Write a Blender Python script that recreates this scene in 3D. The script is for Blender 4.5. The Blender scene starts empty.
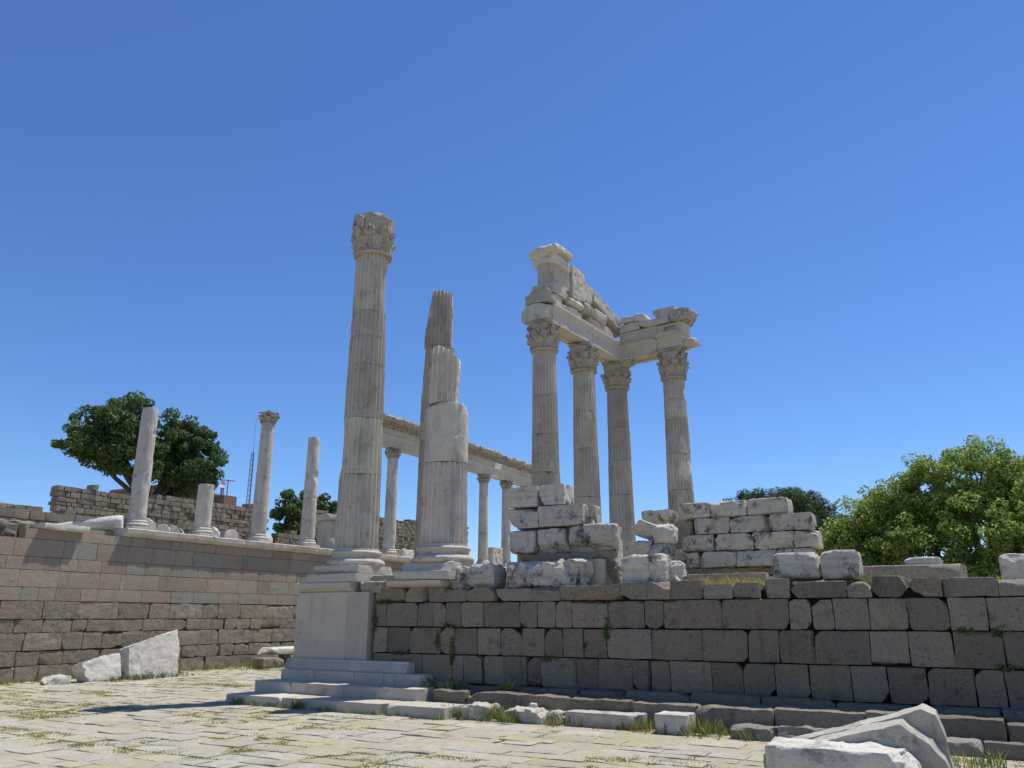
import bpy, math, random
import numpy as np
from math import radians, sin, cos, pi, sqrt
rnd = random.Random(7)

# ------------------------------------------------------------------ camera, sky, sun, exposure
scn = bpy.context.scene
col = scn.collection
cam_d = bpy.data.cameras.new('camera')
cam_d.lens = 785.0/1024*36.0
cam_d.sensor_width = 36.0
cam_d.clip_start = 0.05
cam_d.clip_end = 3000
cam = bpy.data.objects.new('camera', cam_d)
cam.location = (0, 0, 2.0)
cam.rotation_euler = (radians(90+16.465), 0, radians(29.3))
col.objects.link(cam)
scn.camera = cam

SUN_EL, SUN_AZ = 68.0, 30.0        # azimuth clockwise from +Y
world = bpy.data.worlds.new('World')
scn.world = world
world.use_nodes = True
wn = world.node_tree
bg = wn.nodes['Background']
sky = wn.nodes.new('ShaderNodeTexSky')
sky.sky_type = 'NISHITA'
sky.sun_disc = False
sky.sun_elevation = radians(SUN_EL)
sky.sun_rotation = radians(SUN_AZ)
sky.altitude = 300
sky.air_density = 1.0
sky.dust_density = 0.0
sky.ozone_density = 10.0
hsv = wn.nodes.new('ShaderNodeHueSaturation')
hsv.inputs['Saturation'].default_value = 1.07
hsv.inputs['Hue'].default_value = 0.506
wn.links.new(sky.outputs[0], hsv.inputs['Color'])
wn.links.new(hsv.outputs[0], bg.inputs[0])
bg.inputs[1].default_value = 0.148

sun_d = bpy.data.lights.new('sun', 'SUN')
sun_d.energy = 5.0
sun_d.angle = radians(0.5)
sun_d.color = (1.0, 0.97, 0.92)
sun = bpy.data.objects.new('sun', sun_d)
sun.rotation_euler = (radians(90-SUN_EL), 0, radians(180-SUN_AZ))
col.objects.link(sun)

scn.view_settings.view_transform = 'Standard'
scn.view_settings.look = 'None'
scn.view_settings.gamma = 1.0
scn.view_settings.exposure = 0.0

# ------------------------------------------------------------------ noise
def _hash(ix, iy, iz, s):
    n = (ix.astype(np.int64)*374761393 + iy.astype(np.int64)*668265263 + iz.astype(np.int64)*1274126177 + s*974634777) & 0xffffffff
    n = ((n ^ (n >> 13))*1274126177) & 0xffffffff
    n = n ^ (n >> 16)
    return (n & 0xffff)/32767.5-1.0

def vn(P, s=0):
    P = np.asarray(P, float)
    i = np.floor(P).astype(np.int64); f = P-i
    f = f*f*f*(f*(f*6-15)+10)
    r = 0
    for dx in (0, 1):
        wx = f[:, 0] if dx else 1-f[:, 0]
        for dy in (0, 1):
            wy = f[:, 1] if dy else 1-f[:, 1]
            for dz in (0, 1):
                wz = f[:, 2] if dz else 1-f[:, 2]
                r = r+wx*wy*wz*_hash(i[:, 0]+dx, i[:, 1]+dy, i[:, 2]+dz, s)
    return r

def fbm(P, s=0, o=4, g=0.5):
    P = np.asarray(P, float); a = 1.0; t = 0; n = 0
    for k in range(o):
        t = t+a*vn(P+k*17.3, s+k*7); n += a; a *= g; P = P*2.03
    return t/n

def sstep(a, b, x):
    t = np.clip((x-a)/(b-a), 0, 1)
    return t*t*(3-2*t)

# ------------------------------------------------------------------ mesh collector
class MB:
    def __init__(s):
        s.v = []; s.f = []; s.t = []; s.n = 0
    def add(s, V, F, tint=(1, 1, 1)):
        V = np.asarray(V, float)
        s.v.append(V)
        n = s.n
        for f in F:
            s.f.append(tuple(int(i)+n for i in f))
        if isinstance(tint, np.ndarray):
            s.t.extend([tuple(x) for x in tint])
        else:
            s.t.extend([tint]*len(F))
        s.n += len(V)
        return s
    def build(s, name, mat, parent=None, origin=None, sharp=35, smooth=True):
        V = np.concatenate(s.v)
        if origin is None:
            if parent is not None:
                origin = parent['_o']
            else:
                lo, hi = V.min(0), V.max(0)
                origin = ((lo[0]+hi[0])/2, (lo[1]+hi[1])/2, lo[2])
        origin = np.array(list(origin), float)
        me = bpy.data.meshes.new(name)
        me.from_pydata((V-origin).tolist(), [], s.f)
        me.materials.append(mat)
        at = me.attributes.new('tint', 'FLOAT_COLOR', 'FACE')
        d = np.ones((len(s.f), 4), np.float32); d[:, :3] = np.array(s.t, np.float32)
        at.data.foreach_set('color', d.ravel())
        if smooth:
            me.polygons.foreach_set('use_smooth', [True]*len(me.polygons))
            me.update()
            if sharp: me.set_sharp_from_angle(angle=radians(sharp))
        me.update()
        o = bpy.data.objects.new(name, me)
        col.objects.link(o)
        if parent is not None:
            o.parent = parent
        else:
            o.location = origin
        return o

def tag(o, label=None, cat=None, group=None, kind=None):
    if label: o['label'] = label
    if cat: o['category'] = cat
    if group: o['group'] = group
    if kind: o['kind'] = kind
    return o

ROOTS = []
def thing(name, label, cat, loc, group=None):
    o = bpy.data.objects.new(name, None)
    o.empty_display_size = 0.3
    o.location = loc
    o['_o'] = tuple(float(x) for x in loc)
    col.objects.link(o)
    ROOTS.append(o)
    return tag(o, label, cat, group)

def rotm(rx=0, ry=0, rz=0):
    cx, sx, cy, sy, cz, sz = cos(rx), sin(rx), cos(ry), sin(ry), cos(rz), sin(rz)
    X = np.array([[1, 0, 0], [0, cx, -sx], [0, sx, cx]])
    Y = np.array([[cy, 0, sy], [0, 1, 0], [-sy, 0, cy]])
    Z = np.array([[cz, -sz, 0], [sz, cz, 0], [0, 0, 1]])
    return Z @ Y @ X

_lat = {}
def lattice(nx, ny, nz):
    k = (nx, ny, nz)
    if k in _lat: return _lat[k]
    idx = -np.ones((nx+1, ny+1, nz+1), int)
    m = np.zeros_like(idx, bool)
    m[0] = m[-1] = True; m[:, 0] = m[:, -1] = True; m[:, :, 0] = m[:, :, -1] = True
    idx[m] = np.arange(m.sum())
    P = np.argwhere(m)/np.array([nx, ny, nz])*2.0-1.0
    F = []
    def sheet(a, flip):
        q = np.stack([a[:-1, :-1], a[1:, :-1], a[1:, 1:], a[:-1, 1:]], -1).reshape(-1, 4)
        if flip: q = q[:, ::-1]
        F.append(q)
    sheet(idx[0], True); sheet(idx[-1], False)
    sheet(idx[:, 0], False); sheet(idx[:, -1], True)
    sheet(idx[:, :, 0], True); sheet(idx[:, :, -1], False)
    _lat[k] = (P, np.concatenate(F))
    return _lat[k]

def rock(c, size, rz=0, rx=0, ry=0, res=0.1, r=0.04, amp=0.012, freq=3.0, seed=0, chips=0, chip=0.12,
         cuts=(), shear=0.0, warp=0.0, taper=(0, 0)):
    """A worn stone block centred on c: rounded edges, rough faces, knocked-off corners (cuts are planes in local axes)."""
    rg = random.Random(seed*131+5)
    h = np.array(size, float)/2
    n = [max(2, int(math.ceil(s/res))) for s in size]
    P0, F = lattice(*n)
    P = P0*h
    so = np.array([seed*3.17, seed*1.31, seed*7.7])
    rr = np.minimum(r*(1+0.8*fbm(P*2.5+so, seed, 2)), h.min()*0.95)[:, None]
    q = np.clip(P, -(h-rr), h-rr)
    d = P-q
    L = np.linalg.norm(d, axis=1, keepdims=True); L[L == 0] = 1
    N = d/L
    P = q+N*np.minimum(rr, L)
    P = P+N*(amp*fbm(P*freq+so, seed+1, 4, 0.6))[:, None]
    allc = [(np.array(a, float)/np.linalg.norm(a), b) for a, b in cuts]
    for k in range(chips):
        sg = np.array([rg.choice((-1, 1)) for _ in range(3)], float)
        w = np.array([rg.uniform(.15, 1) for _ in range(3)]); w[rg.randrange(3)] *= rg.choice((0.05, 0.4, 1))
        nn = sg*w; nn /= np.linalg.norm(nn)
        allc.append((nn, (np.abs(nn)*h).sum()-chip*rg.uniform(.4, 1.2)))
    for nn, dd in allc:
        s = P@nn-dd+amp*2.0*fbm(P*freq*1.3+so, seed+9, 3, .6)
        P = P-nn*np.maximum(s, 0)[:, None]
    if warp:
        for ax in range(3):
            P[:, ax] += warp*fbm(P0*h*1.1+so+ax*11, seed+20+ax, 2)
    if taper[0] or taper[1]:
        f = P[:, 2]/h[2]
        P[:, 0] *= 1-taper[0]*f; P[:, 1] *= 1-taper[1]*f
    P[:, 0] += shear*P[:, 2]
    if rx or ry or rz: P = P@rotm(rx, ry, rz).T
    return P+np.array(c, float), F

def box(x0, x1, y0, y1, z0, z1, **k):
    return rock(((x0+x1)/2, (y0+y1)/2, (z0+z1)/2), (x1-x0, y1-y0, z1-z0), **k)

def tube(p, radii, n=8):
    p = [np.array(a, float) for a in p]
    V = []; F = []
    for i, a in enumerate(p):
        d = (p[min(i+1, len(p)-1)]-p[max(i-1, 0)]); d /= np.linalg.norm(d)
        u = np.cross(d, (0, 0, 1) if abs(d[2]) < .9 else (1, 0, 0)); u /= np.linalg.norm(u)
        w = np.cross(d, u)
        for k in range(n):
            t = 2*pi*k/n
            V.append(a+(u*cos(t)+w*sin(t))*radii[i])
    for i in range(len(p)-1):
        for k in range(n):
            F.append((i*n+k, i*n+(k+1) % n, (i+1)*n+(k+1) % n, (i+1)*n+k))
    F.append(tuple(range(n))[::-1]); F.append(tuple((len(p)-1)*n+k for k in range(n)))
    return np.array(V), F

def revolve(c, prof, n=64, amp=0.006, freq=4, seed=0, caps=True):
    """prof: list of (r, z). Worn lathe body."""
    c = np.array(c, float)
    th = np.arange(n)*2*pi/n
    rows = []
    for r, z in prof:
        rows.append(np.stack([r*np.cos(th), r*np.sin(th), np.full(n, z)], 1))
    P = np.concatenate(rows)
    N = P*np.array([1, 1, 0]); N /= np.maximum(np.linalg.norm(N, axis=1, keepdims=True), 1e-6)
    P = P+N*(amp*fbm(P*freq+seed*3.3, seed, 4, .6))[:, None]
    F = []
    for i in range(len(prof)-1):
        for k in range(n):
            F.append((i*n+k, i*n+(k+1) % n, (i+1)*n+(k+1) % n, (i+1)*n+k))
    if caps:
        F.append(tuple(range(n))[::-1]); F.append(tuple((len(prof)-1)*n+k for k in range(n)))
    return P+c, F

def extrude(prof, L, c, rz=0, res=0.12, amp=0.01, freq=3, seed=0, cuts=(), chips=0, chip=.1, rx=0, ry=0):
    """A moulded beam: profile [(y, z)] carried along local x for length L, centred on c in x."""
    pr = []
    for i in range(len(prof)):
        a = np.array(prof[i], float); b = np.array(prof[(i+1) % len(prof)], float)
        m = max(1, int(np.linalg.norm(b-a)/res))
        for k in range(m): pr.append(a+(b-a)*k/m)
    pr = np.array(pr); n = len(pr); m = max(2, int(L/res))
    xs = np.linspace(-L/2, L/2, m+1)
    P = np.concatenate([np.column_stack([np.full(n, x), pr]) for x in xs])
    cen = pr.mean(0)
    inner = []
    for x in (xs[0], xs[-1]):
        for f in (0.6, 0.0):
            if f: inner.append(np.column_stack([np.full(n, x), cen+(pr-cen)*f]))
            else: inner.append(np.array([[x, cen[0], cen[1]]]))
    F = []
    for i in range(m):
        for k in range(n):
            F.append((i*n+k, (i+1)*n+k, (i+1)*n+(k+1) % n, i*n+(k+1) % n))
    base = len(P)
    P = np.concatenate([P]+inner)
    for e, (row, off) in enumerate(((0, base), (m, base+n+1))):
        for k in range(n):
            q = (row*n+k, row*n+(k+1) % n, off+(k+1) % n, off+k)
            t = (off+k, off+(k+1) % n, off+n)
            if e == 1: q = q[::-1]; t = t[::-1]
            F.append(q); F.append(t)
    so = seed*4.1
    for ax in range(3):
        P[:, ax] += amp*fbm(P*freq+so+ax*13.7, seed+ax, 4, .6)
    rg = random.Random(seed)
    h = np.abs(P).max(0)
    lo, hi = P.min(0), P.max(0); ctr = (lo+hi)/2; hh = (hi-lo)/2
    allc = [(np.array(a, float)/np.linalg.norm(a), b) for a, b in cuts]
    for k in range(chips):
        nn = np.array([rg.choice((-1, 1))*rg.uniform(.05, 1), rg.choice((-1, 1))*rg.uniform(.3, 1), rg.choice((-1, 1))*rg.uniform(.3, 1)])
        nn /= np.linalg.norm(nn)
        allc.append((nn, nn@ctr+(np.abs(nn)*hh).sum()-chip*rg.uniform(.5, 1.3)))
    for nn, dd in allc:
        s = P@nn-dd+amp*2.5*fbm(P*freq+so, seed+9, 3)
        P = P-nn*np.maximum(s, 0)[:, None]
    if rx or ry or rz: P = P@rotm(rx, ry, rz).T
    return P+np.array(c, float), F

# ------------------------------------------------------------------ materials
def mat_new(name):
    m = bpy.data.materials.new(name); m.use_nodes = True
    nt = m.node_tree
    b = nt.nodes['Principled BSDF']
    b.inputs['Roughness'].default_value = 0.9
    b.inputs['Specular IOR Level'].default_value = 0.2
    return m, nt, b

def stone_mat(name, base, warm, dark, dark_amt=0.5, dark_scale=2.2, streak=0.3, vein=None, bump=0.35, fine=26.0, white=0.0,
              spot=0.0, rough=0.9, pit=0.0, moss=0.0, cover=0.0):
    m, nt, b = mat_new(name)
    base = (base[0], base[1]*1.03, base[2]*.99); warm = (warm[0], warm[1]*1.03, warm[2]*.99)
    N = nt.nodes; L = nt.links
    geo = N.new('ShaderNodeNewGeometry')
    def noise(scale, detail=6, rough=.6, sc=None, off=0):
        mp = N.new('ShaderNodeMapping')
        mp.inputs['Location'].default_value = (off, off*.7, off*1.3)
        if sc: mp.inputs['Scale'].default_value = sc
        L.new(geo.outputs['Position'], mp.inputs[0])
        n = N.new('ShaderNodeTexNoise'); n.inputs['Scale'].default_value = scale
        n.inputs['Detail'].default_value = detail; n.inputs['Roughness'].default_value = rough
        L.new(mp.outputs[0], n.inputs['Vector'])
        return n.outputs['Fac']
    def ramp(src, a, bb, lo=0.0, hi=1.0):
        r = N.new('ShaderNodeMapRange'); r.inputs[1].default_value = a; r.inputs[2].default_value = bb
        r.inputs[3].default_value = lo; r.inputs[4].default_value = hi
        L.new(src, r.inputs[0]); return r.outputs[0]
    def mix(f, A, B, mode='MIX'):
        x = N.new('ShaderNodeMix'); x.data_type = 'RGBA'; x.blend_type = mode
        if isinstance(f, float): x.inputs[0].default_value = f
        else: L.new(f, x.inputs[0])
        for s, v in ((6, A), (7, B)):
            if isinstance(v, tuple): x.inputs[s].default_value = (*v, 1)
            else: L.new(v, x.inputs[s])
        return x.outputs[2]
    def mul(a, v):
        x = N.new('ShaderNodeMath'); x.operation = 'MULTIPLY'
        L.new(a, x.inputs[0])
        if isinstance(v, float): x.inputs[1].default_value = v
        else: L.new(v, x.inputs[1])
        return x.outputs[0]
    c = mix(ramp(noise(1.1, 5, .6), .38, .64), base, warm)
    c = mix(ramp(noise(9, 6, .7, off=3), .3, .72, 0, .35), c, tuple(x*.62 for x in base))
    if vein:
        c = mix(ramp(noise(1.6, 6, .65, vein, 9), .5, .66, 0, .75), c, tuple(x*.55 for x in base))
    if streak:
        s = mul(ramp(noise(1.0, 5, .6, (5, 5, .45), 5), .54, .7), ramp(noise(.9, 3, .5, off=21), .4, .62, 0, streak))
        c = mix(s, c, dark)
    dk = mul(ramp(noise(dark_scale, 10, .76, off=12), .56-cover, .655-cover), dark_amt)
    c = mix(dk, c, dark)
    if white:
        s = mul(ramp(noise(1.0, 4, .6, (4, 4, .55), 31), .6, .7), ramp(noise(.7, 3, .5, off=41), .45, .62, 0, white))
        c = mix(s, c, (.62, .6, .56))
    if spot:
        c = mix(ramp(noise(42, 3, .6, off=8), .6, .72, 0, spot), c, tuple(min(1, x*2.3) for x in base))
    if pit:
        c = mix(ramp(noise(17, 5, .75, off=61), .57, .66, 0, pit), c, tuple(x*.25 for x in base))
        c = mix(ramp(noise(55, 3, .6, off=71), .58, .68, 0, pit), c, tuple(x*.35 for x in base))
    if moss:
        k = mul(ramp(noise(.55, 8, .72, (1, 1.6, 1), 81), .47, .58, 0, moss), ramp(noise(7, 6, .75, off=83), .42, .56))
        c = mix(k, c, (.43, .39, .175))
    c = mix(ramp(noise(34, 6, .8, off=91), .38, .62, .0, .34), c, tuple(min(1, x*.52) for x in base))
    c = mix(ramp(noise(24, 6, .8, off=95), .56, .68, .0, .35), c, tuple(min(.85, x*1.5) for x in base))
    at = N.new('ShaderNodeAttribute'); at.attribute_name = 'tint'
    c = mix(1.0, c, at.outputs['Color'], 'MULTIPLY')
    L.new(c, b.inputs['Base Color'])
    b.inputs['Roughness'].default_value = rough
    h = noise(fine, 8, .7)
    bp = N.new('ShaderNodeBump'); bp.inputs['Strength'].default_value = bump; bp.inputs['Distance'].default_value = .03
    L.new(h, bp.inputs['Height'])
    bp2 = N.new('ShaderNodeBump'); bp2.inputs['Strength'].default_value = bump*.8; bp2.inputs['Distance'].default_value = .08
    L.new(noise(6, 6, .65, off=2), bp2.inputs['Height'])
    L.new(bp.outputs[0], bp2.inputs['Normal'])
    L.new(bp2.outputs[0], b.inputs['Normal'])
    return m

M_marble = stone_mat('weathered_marble', (.66, .585, .52), (.59, .50, .42), (.115, .105, .095), .65, 2.6, .35, vein=(1.2, 1.2, .6), bump=.5, pit=.35)
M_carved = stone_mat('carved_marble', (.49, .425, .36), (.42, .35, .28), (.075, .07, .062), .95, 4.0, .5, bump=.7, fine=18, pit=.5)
M_beam = stone_mat('beam_marble', (.63, .56, .495), (.56, .48, .40), (.14, .125, .11), .6, 2.0, .4, bump=.4, pit=.25)
M_white = stone_mat('pale_marble', (.76, .69, .61), (.66, .58, .50), (.12, .112, .105), .8, 2.0, .35, vein=(.8, .8, 3.5), bump=.6, pit=.4)
M_grey = stone_mat('grey_marble', (.64, .57, .50), (.57, .485, .40), (.05, .047, .044), 1.0, 2.3, .3, vein=(.35, .35, 7), bump=.7, pit=.45, cover=.045)
M_smooth = stone_mat('restored_marble', (.61, .525, .44), (.53, .45, .37), (.22, .195, .17), .6, 1.0, .6, bump=.2, pit=.2)
M_ande = stone_mat('dark_andesite', (.275, .226, .183), (.325, .248, .175), (.07, .062, .056), .7, 3.2, .5, bump=.9, fine=30, spot=.55, pit=1.0)
M_pink = stone_mat('brown_andesite', (.37, .29, .232), (.385, .285, .213), (.15, .125, .105), .5, 2.6, .6, bump=.4, white=.5, pit=.35)
M_old = stone_mat('old_andesite', (.335, .27, .212), (.35, .27, .20), (.09, .075, .062), .7, 3.0, .5, bump=.9, white=.5, pit=.8)
M_rub = stone_mat('rubble_masonry', (.29, .24, .19), (.255, .205, .155), (.10, .09, .08), .5, 2.4, .2, bump=.6, pit=.5)
M_pave = stone_mat('paving_stone', (.545, .48, .40), (.47, .40, .32), (.22, .18, .14), .8, 1.9, 0, bump=.8, fine=20, pit=.7, moss=.95)
M_cream = stone_mat('cream_stucco', (.46, .41, .31), (.44, .38, .28), (.25, .22, .18), .3, 2, .2, bump=.1)

def plain(name, c, rough=.8, metal=0.0):
    m, nt, b = mat_new(name)
    n = nt.nodes.new('ShaderNodeTexNoise'); n.inputs['Scale'].default_value = 5; n.inputs['Detail'].default_value = 6
    g = nt.nodes.new('ShaderNodeNewGeometry'); nt.links.new(g.outputs['Position'], n.inputs['Vector'])
    x = nt.nodes.new('ShaderNodeMix'); x.data_type = 'RGBA'
    x.inputs[6].default_value = (*[v*.8 for v in c], 1); x.inputs[7].default_value = (*[min(1, v*1.15) for v in c], 1)
    nt.links.new(n.outputs[0], x.inputs[0]); nt.links.new(x.outputs[2], b.inputs['Base Color'])
    b.inputs['Roughness'].default_value = rough; b.inputs['Metallic'].default_value = metal
    return m
M_metal = plain('grey_metal', (.22, .22, .23), .5, .6)
M_rust = plain('rusty_metal', (.18, .09, .06), .8)
M_plaster = plain('reddish_plaster', (.26, .165, .13))
M_glass = plain('window_glass', (.03, .035, .04), .1)
M_bark = plain('bark', (.085, .065, .05))
M_wood = plain('wood', (.2, .12, .07))

def leaf_mat(name, c, trans=.35):
    m, nt, b = mat_new(name)
    at = nt.nodes.new('ShaderNodeAttribute'); at.attribute_name = 'tint'
    x = nt.nodes.new('ShaderNodeMix'); x.data_type = 'RGBA'; x.blend_type = 'MULTIPLY'; x.inputs[0].default_value = 1
    x.inputs[6].default_value = (*c, 1); nt.links.new(at.outputs['Color'], x.inputs[7])
    nt.links.new(x.outputs[2], b.inputs['Base Color'])
    b.inputs['Roughness'].default_value = .55
    tr = nt.nodes.new('ShaderNodeBsdfTranslucent')
    nt.links.new(x.outputs[2], tr.inputs[0])
    ms = nt.nodes.new('ShaderNodeMixShader'); ms.inputs[0].default_value = trans
    nt.links.new(b.outputs[0], ms.inputs[1]); nt.links.new(tr.outputs[0], ms.inputs[2])
    nt.links.new(ms.outputs[0], nt.nodes['Material Output'].inputs[0])
    return m
M_leaf_dark = leaf_mat('dark_leaves', (.105, .165, .05), .35)
M_leaf_bright = leaf_mat('bright_leaves', (.275, .37, .085), .48)
M_creep = leaf_mat('creeper_leaves', (.07, .10, .03), .3)
M_leaf_pine = leaf_mat('pine_needles', (.085, .12, .045), .25)
M_grass = leaf_mat('grass_blades', (.24, .235, .10), .35)

def ground_mat():
    m, nt, b = mat_new('dry_earth')
    N = nt.nodes; L = nt.links
    g = N.new('ShaderNodeNewGeometry')
    n = N.new('ShaderNodeTexNoise'); n.inputs['Scale'].default_value = 1.3; n.inputs['Detail'].default_value = 9; n.inputs['Roughness'].default_value = .7
    L.new(g.outputs['Position'], n.inputs['Vector'])
    r = N.new('ShaderNodeValToRGB')
    r.color_ramp.elements[0].position = .35; r.color_ramp.elements[0].color = (.42, .36, .27, 1)
    r.color_ramp.elements[1].position = .62; r.color_ramp.elements[1].color = (.37, .325, .20, 1)
    L.new(n.outputs[0], r.inputs[0]); L.new(r.outputs[0], b.inputs['Base Color'])
    n2 = N.new('ShaderNodeTexNoise'); n2.inputs['Scale'].default_value = 25; n2.inputs['Detail'].default_value = 8
    L.new(g.outputs['Position'], n2.inputs['Vector'])
    bp = N.new('ShaderNodeBump'); bp.inputs['Strength'].default_value = .6; bp.inputs['Distance'].default_value = .05
    L.new(n2.outputs[0], bp.inputs['Height']); L.new(bp.outputs[0], b.inputs['Normal'])
    return m
M_earth = ground_mat()

def vary(rg, a=.12, hue=.04):
    k = 1+rg.uniform(-a, a)
    return tuple(k*(1+rg.uniform(-hue, hue)) for _ in range(3))

# ------------------------------------------------------------------ ground, paving
def sheet(name, x0, x1, y0, y1, z, nx, ny, mat, amp=0.0, freq=.3):
    xs = np.linspace(x0, x1, nx+1); ys = np.linspace(y0, y1, ny+1)
    X, Y = np.meshgrid(xs, ys, indexing='ij')
    P = np.stack([X.ravel(), Y.ravel(), np.full(X.size, z)], 1)
    if amp: P[:, 2] += amp*fbm(P*freq, 3, 4)
    i = np.arange((nx+1)*(ny+1)).reshape(nx+1, ny+1)
    F = np.stack([i[:-1, :-1], i[1:, :-1], i[1:, 1:], i[:-1, 1:]], -1).reshape(-1, 4)
    o = MB().add(P, F).build(name, mat, origin=(0, 0, 0))
    return tag(o, kind='structure')
sheet('ground', -1500, 1500, -1500, 1500, -.022, 4, 4, M_earth)

mb = MB(); rg = random.Random(11)
y = 2.0
row = 0
while y < 30:
    d = rg.uniform(.36, .66)
    x0 = -26.62
    x1 = 9.0 if y < 14.2 else -16.2
    x = x0-rg.uniform(0, .8)
    while x < x1:
        w = rg.uniform(.4, 1.15)
        g = rg.uniform(.005, .024)
        xa, xb = max(x, x0), min(x+w, x1+.4)
        if xb-xa > .25 and rg.random() > .035:
            P, F = box(xa+g/2, xb-g/2, y+g/2, y+d-g/2, -.14, 0, res=.12, r=.03, amp=.03, freq=2.4, seed=rg.randrange(9999), chips=rg.choice((0, 0, 1)), chip=.11, shear=rg.uniform(-.3, .3))
            c = P.mean(0); P[:, 2] += rg.uniform(-.014, .004)+(P[:, 0]-c[0])*rg.uniform(-.012, .012)+(P[:, 1]-c[1])*rg.uniform(-.012, .012)
            mb.add(P, F, vary(rg, .085, .02))
        x += w
    y += d
tag(mb.build('pavement', M_pave, origin=(0, 0, 0)), kind='structure')

# ------------------------------------------------------------------ podium and its wall
XW = -26.7
mb = MB(); mb.add(*box(-15.2, 8.4, 16.62, 37.5, -.2, 2.6, res=4, r=.02, amp=0))
tag(mb.build('podium_terrain', M_earth, origin=(0, 0, 0)), kind='structure')

YW = 16.2
pw = thing('podium_wall', 'long dark andesite wall of big squared blocks standing in shade under the temple platform', 'wall', (-2.5, 16.4, 0))
C1 = [-13.02, -12.13, -11.53, -10.93, -10.31, -9.54, -8.6, -7.87, -6.46, -5.35, -4.67, -4.06, -3.55, -2.98, -1.96, -1.52, -0.92, -0.38, 0.47, 1.3, 2.0, 2.9, 3.6, 4.5, 5.4, 6.1, 7.2, 8.3]
C2 = [-13.02, -12.66, -11.72, -11.27, -10.9, -10.46, -9.85, -8.9, -8.45, -8.0, -7.6, -6.75, -5.93, -5.52, -4.31, -3.03, -2.62, -2.23, -1.62, -0.98, -0.34, 0.25, .9, 1.8, 2.6, 3.3, 4.2, 5.0, 5.9, 6.6, 7.5, 8.3]
C3 = [-13.02, -12.61, -11.93, -11.05, -10.65, -10.01, -9.4, -8.84, -8.27, -7.82, -7.33, -6.79, -5.8, -4.75, -3.85, -3.26, -2.62, -1.67, -1.04, -0.34, 0.41, 1.3, 2.1, 2.9, 3.9, 4.6, 5.5, 6.4, 7.1, 8.3]
C4 = [-13.02, -12.36, -11.55, -10.67, -10.38, -9.89, -9.3, -8.72, -8.37, -7.52, -7.02, -6.24, -5.85, -5.45, -4.6, -3.99, -3.39, -2.78, -2.05, -1.45, -0.82, -0.1, 0.34, 1.2, 2.0, 2.7, 3.5, 4.3, 5.2, 6.0, 6.9, 7.6, 8.3]
mb = MB(); rg = random.Random(3)
for ci, (xs, z0, z1) in enumerate(((C1, 2.32, 2.66), (C2, 1.75, 2.32), (C3, 1.14, 1.75), (C4, .52, 1.14))):
    for i, (a, b_) in enumerate(zip(xs[:-1], xs[1:])):
        g = rg.uniform(.004, .014)
        zt = z1-rg.uniform(.006, .02) if ci else z1+rg.uniform(-.06, .06)
        cuts = []
        for sx in (-1, 1):
            for sz in (-1, 1):
                if rg.random() < (.16 if b_-a > .45 else .3):
                    n = np.array([sx*rg.uniform(.5, 1), -.05, sz*rg.uniform(.5, 1)]); n /= np.linalg.norm(n)
                    cuts.append((n, abs(n[0])*(b_-a)/2+abs(n[2])*(zt-z0)/2-rg.uniform(.02, .12)))
        P, F = box(a+g/2, b_-g/2, YW+rg.uniform(-.02, .02), YW+.5, z0+.008, zt, res=.055, r=.018, amp=.02, freq=5, seed=rg.randrange(9999),
                   cuts=cuts, chips=1 if ci else 3, chip=.07 if ci else .12, shear=rg.uniform(-.05, .05))
        mb.add(P, F, vary(rg, .27, .025))
mb.build('masonry', M_ande, pw)
mb = MB()
mb.add(*box(-13.0, 8.3, 16.38, 16.6, .1, 2.5, res=3, r=.01, amp=0), tint=(.15, .15, .15))
mb.build('core', M_ande, pw)
mb = MB()
x = -13.0
while x < 8.2:                                     # low offset course at the wall's foot
    w = rg.uniform(.7, 1.5)
    mb.add(*box(x+.01, min(x+w, 8.3)-.01, 15.86+rg.uniform(-.04, .04), 16.3, .3, .55+rg.uniform(-.05, .02), res=.08, r=.03, amp=.04, seed=rg.randrange(9999), chips=3, chip=.1), tint=tuple(.95*q for q in vary(rg, .2, .02)))
    x += w
x = -10.6
while x < 8.2:
    w = rg.uniform(.8, 1.6)
    mb.add(*box(x+.01, min(x+w, 8.3)-.01, 15.2+rg.uniform(-.05, .05), 16.1, -.05, .44+rg.uniform(-.04, .03), res=.08, r=.04, amp=.05, seed=rg.randrange(9999), chips=4, chip=.12), tint=tuple(1.0*q for q in vary(rg, .2, .02)))
    x += w
mb.build('footing', M_ande, pw)
mb = MB()
x = -3.9
while x < 8.2:                                     # ground-level kerb course
    w = rg.uniform(.5, 1.2)
    mb.add(*box(x+.015, min(x+w, 8.3)-.015, 14.55+rg.uniform(-.06, .06), 15.06, -.1, .19+rg.uniform(-.07, .03), res=.06, r=.035, amp=.05, freq=4, seed=rg.randrange(9999), chips=5, chip=.12), tint=vary(rg, .2, .02))
    x += w
mb.build('kerb', stone_mat('kerb_andesite', (.27, .245, .21), (.25, .215, .175), (.10, .09, .08), .5, 2.2, .3, bump=.6), pw)

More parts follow.
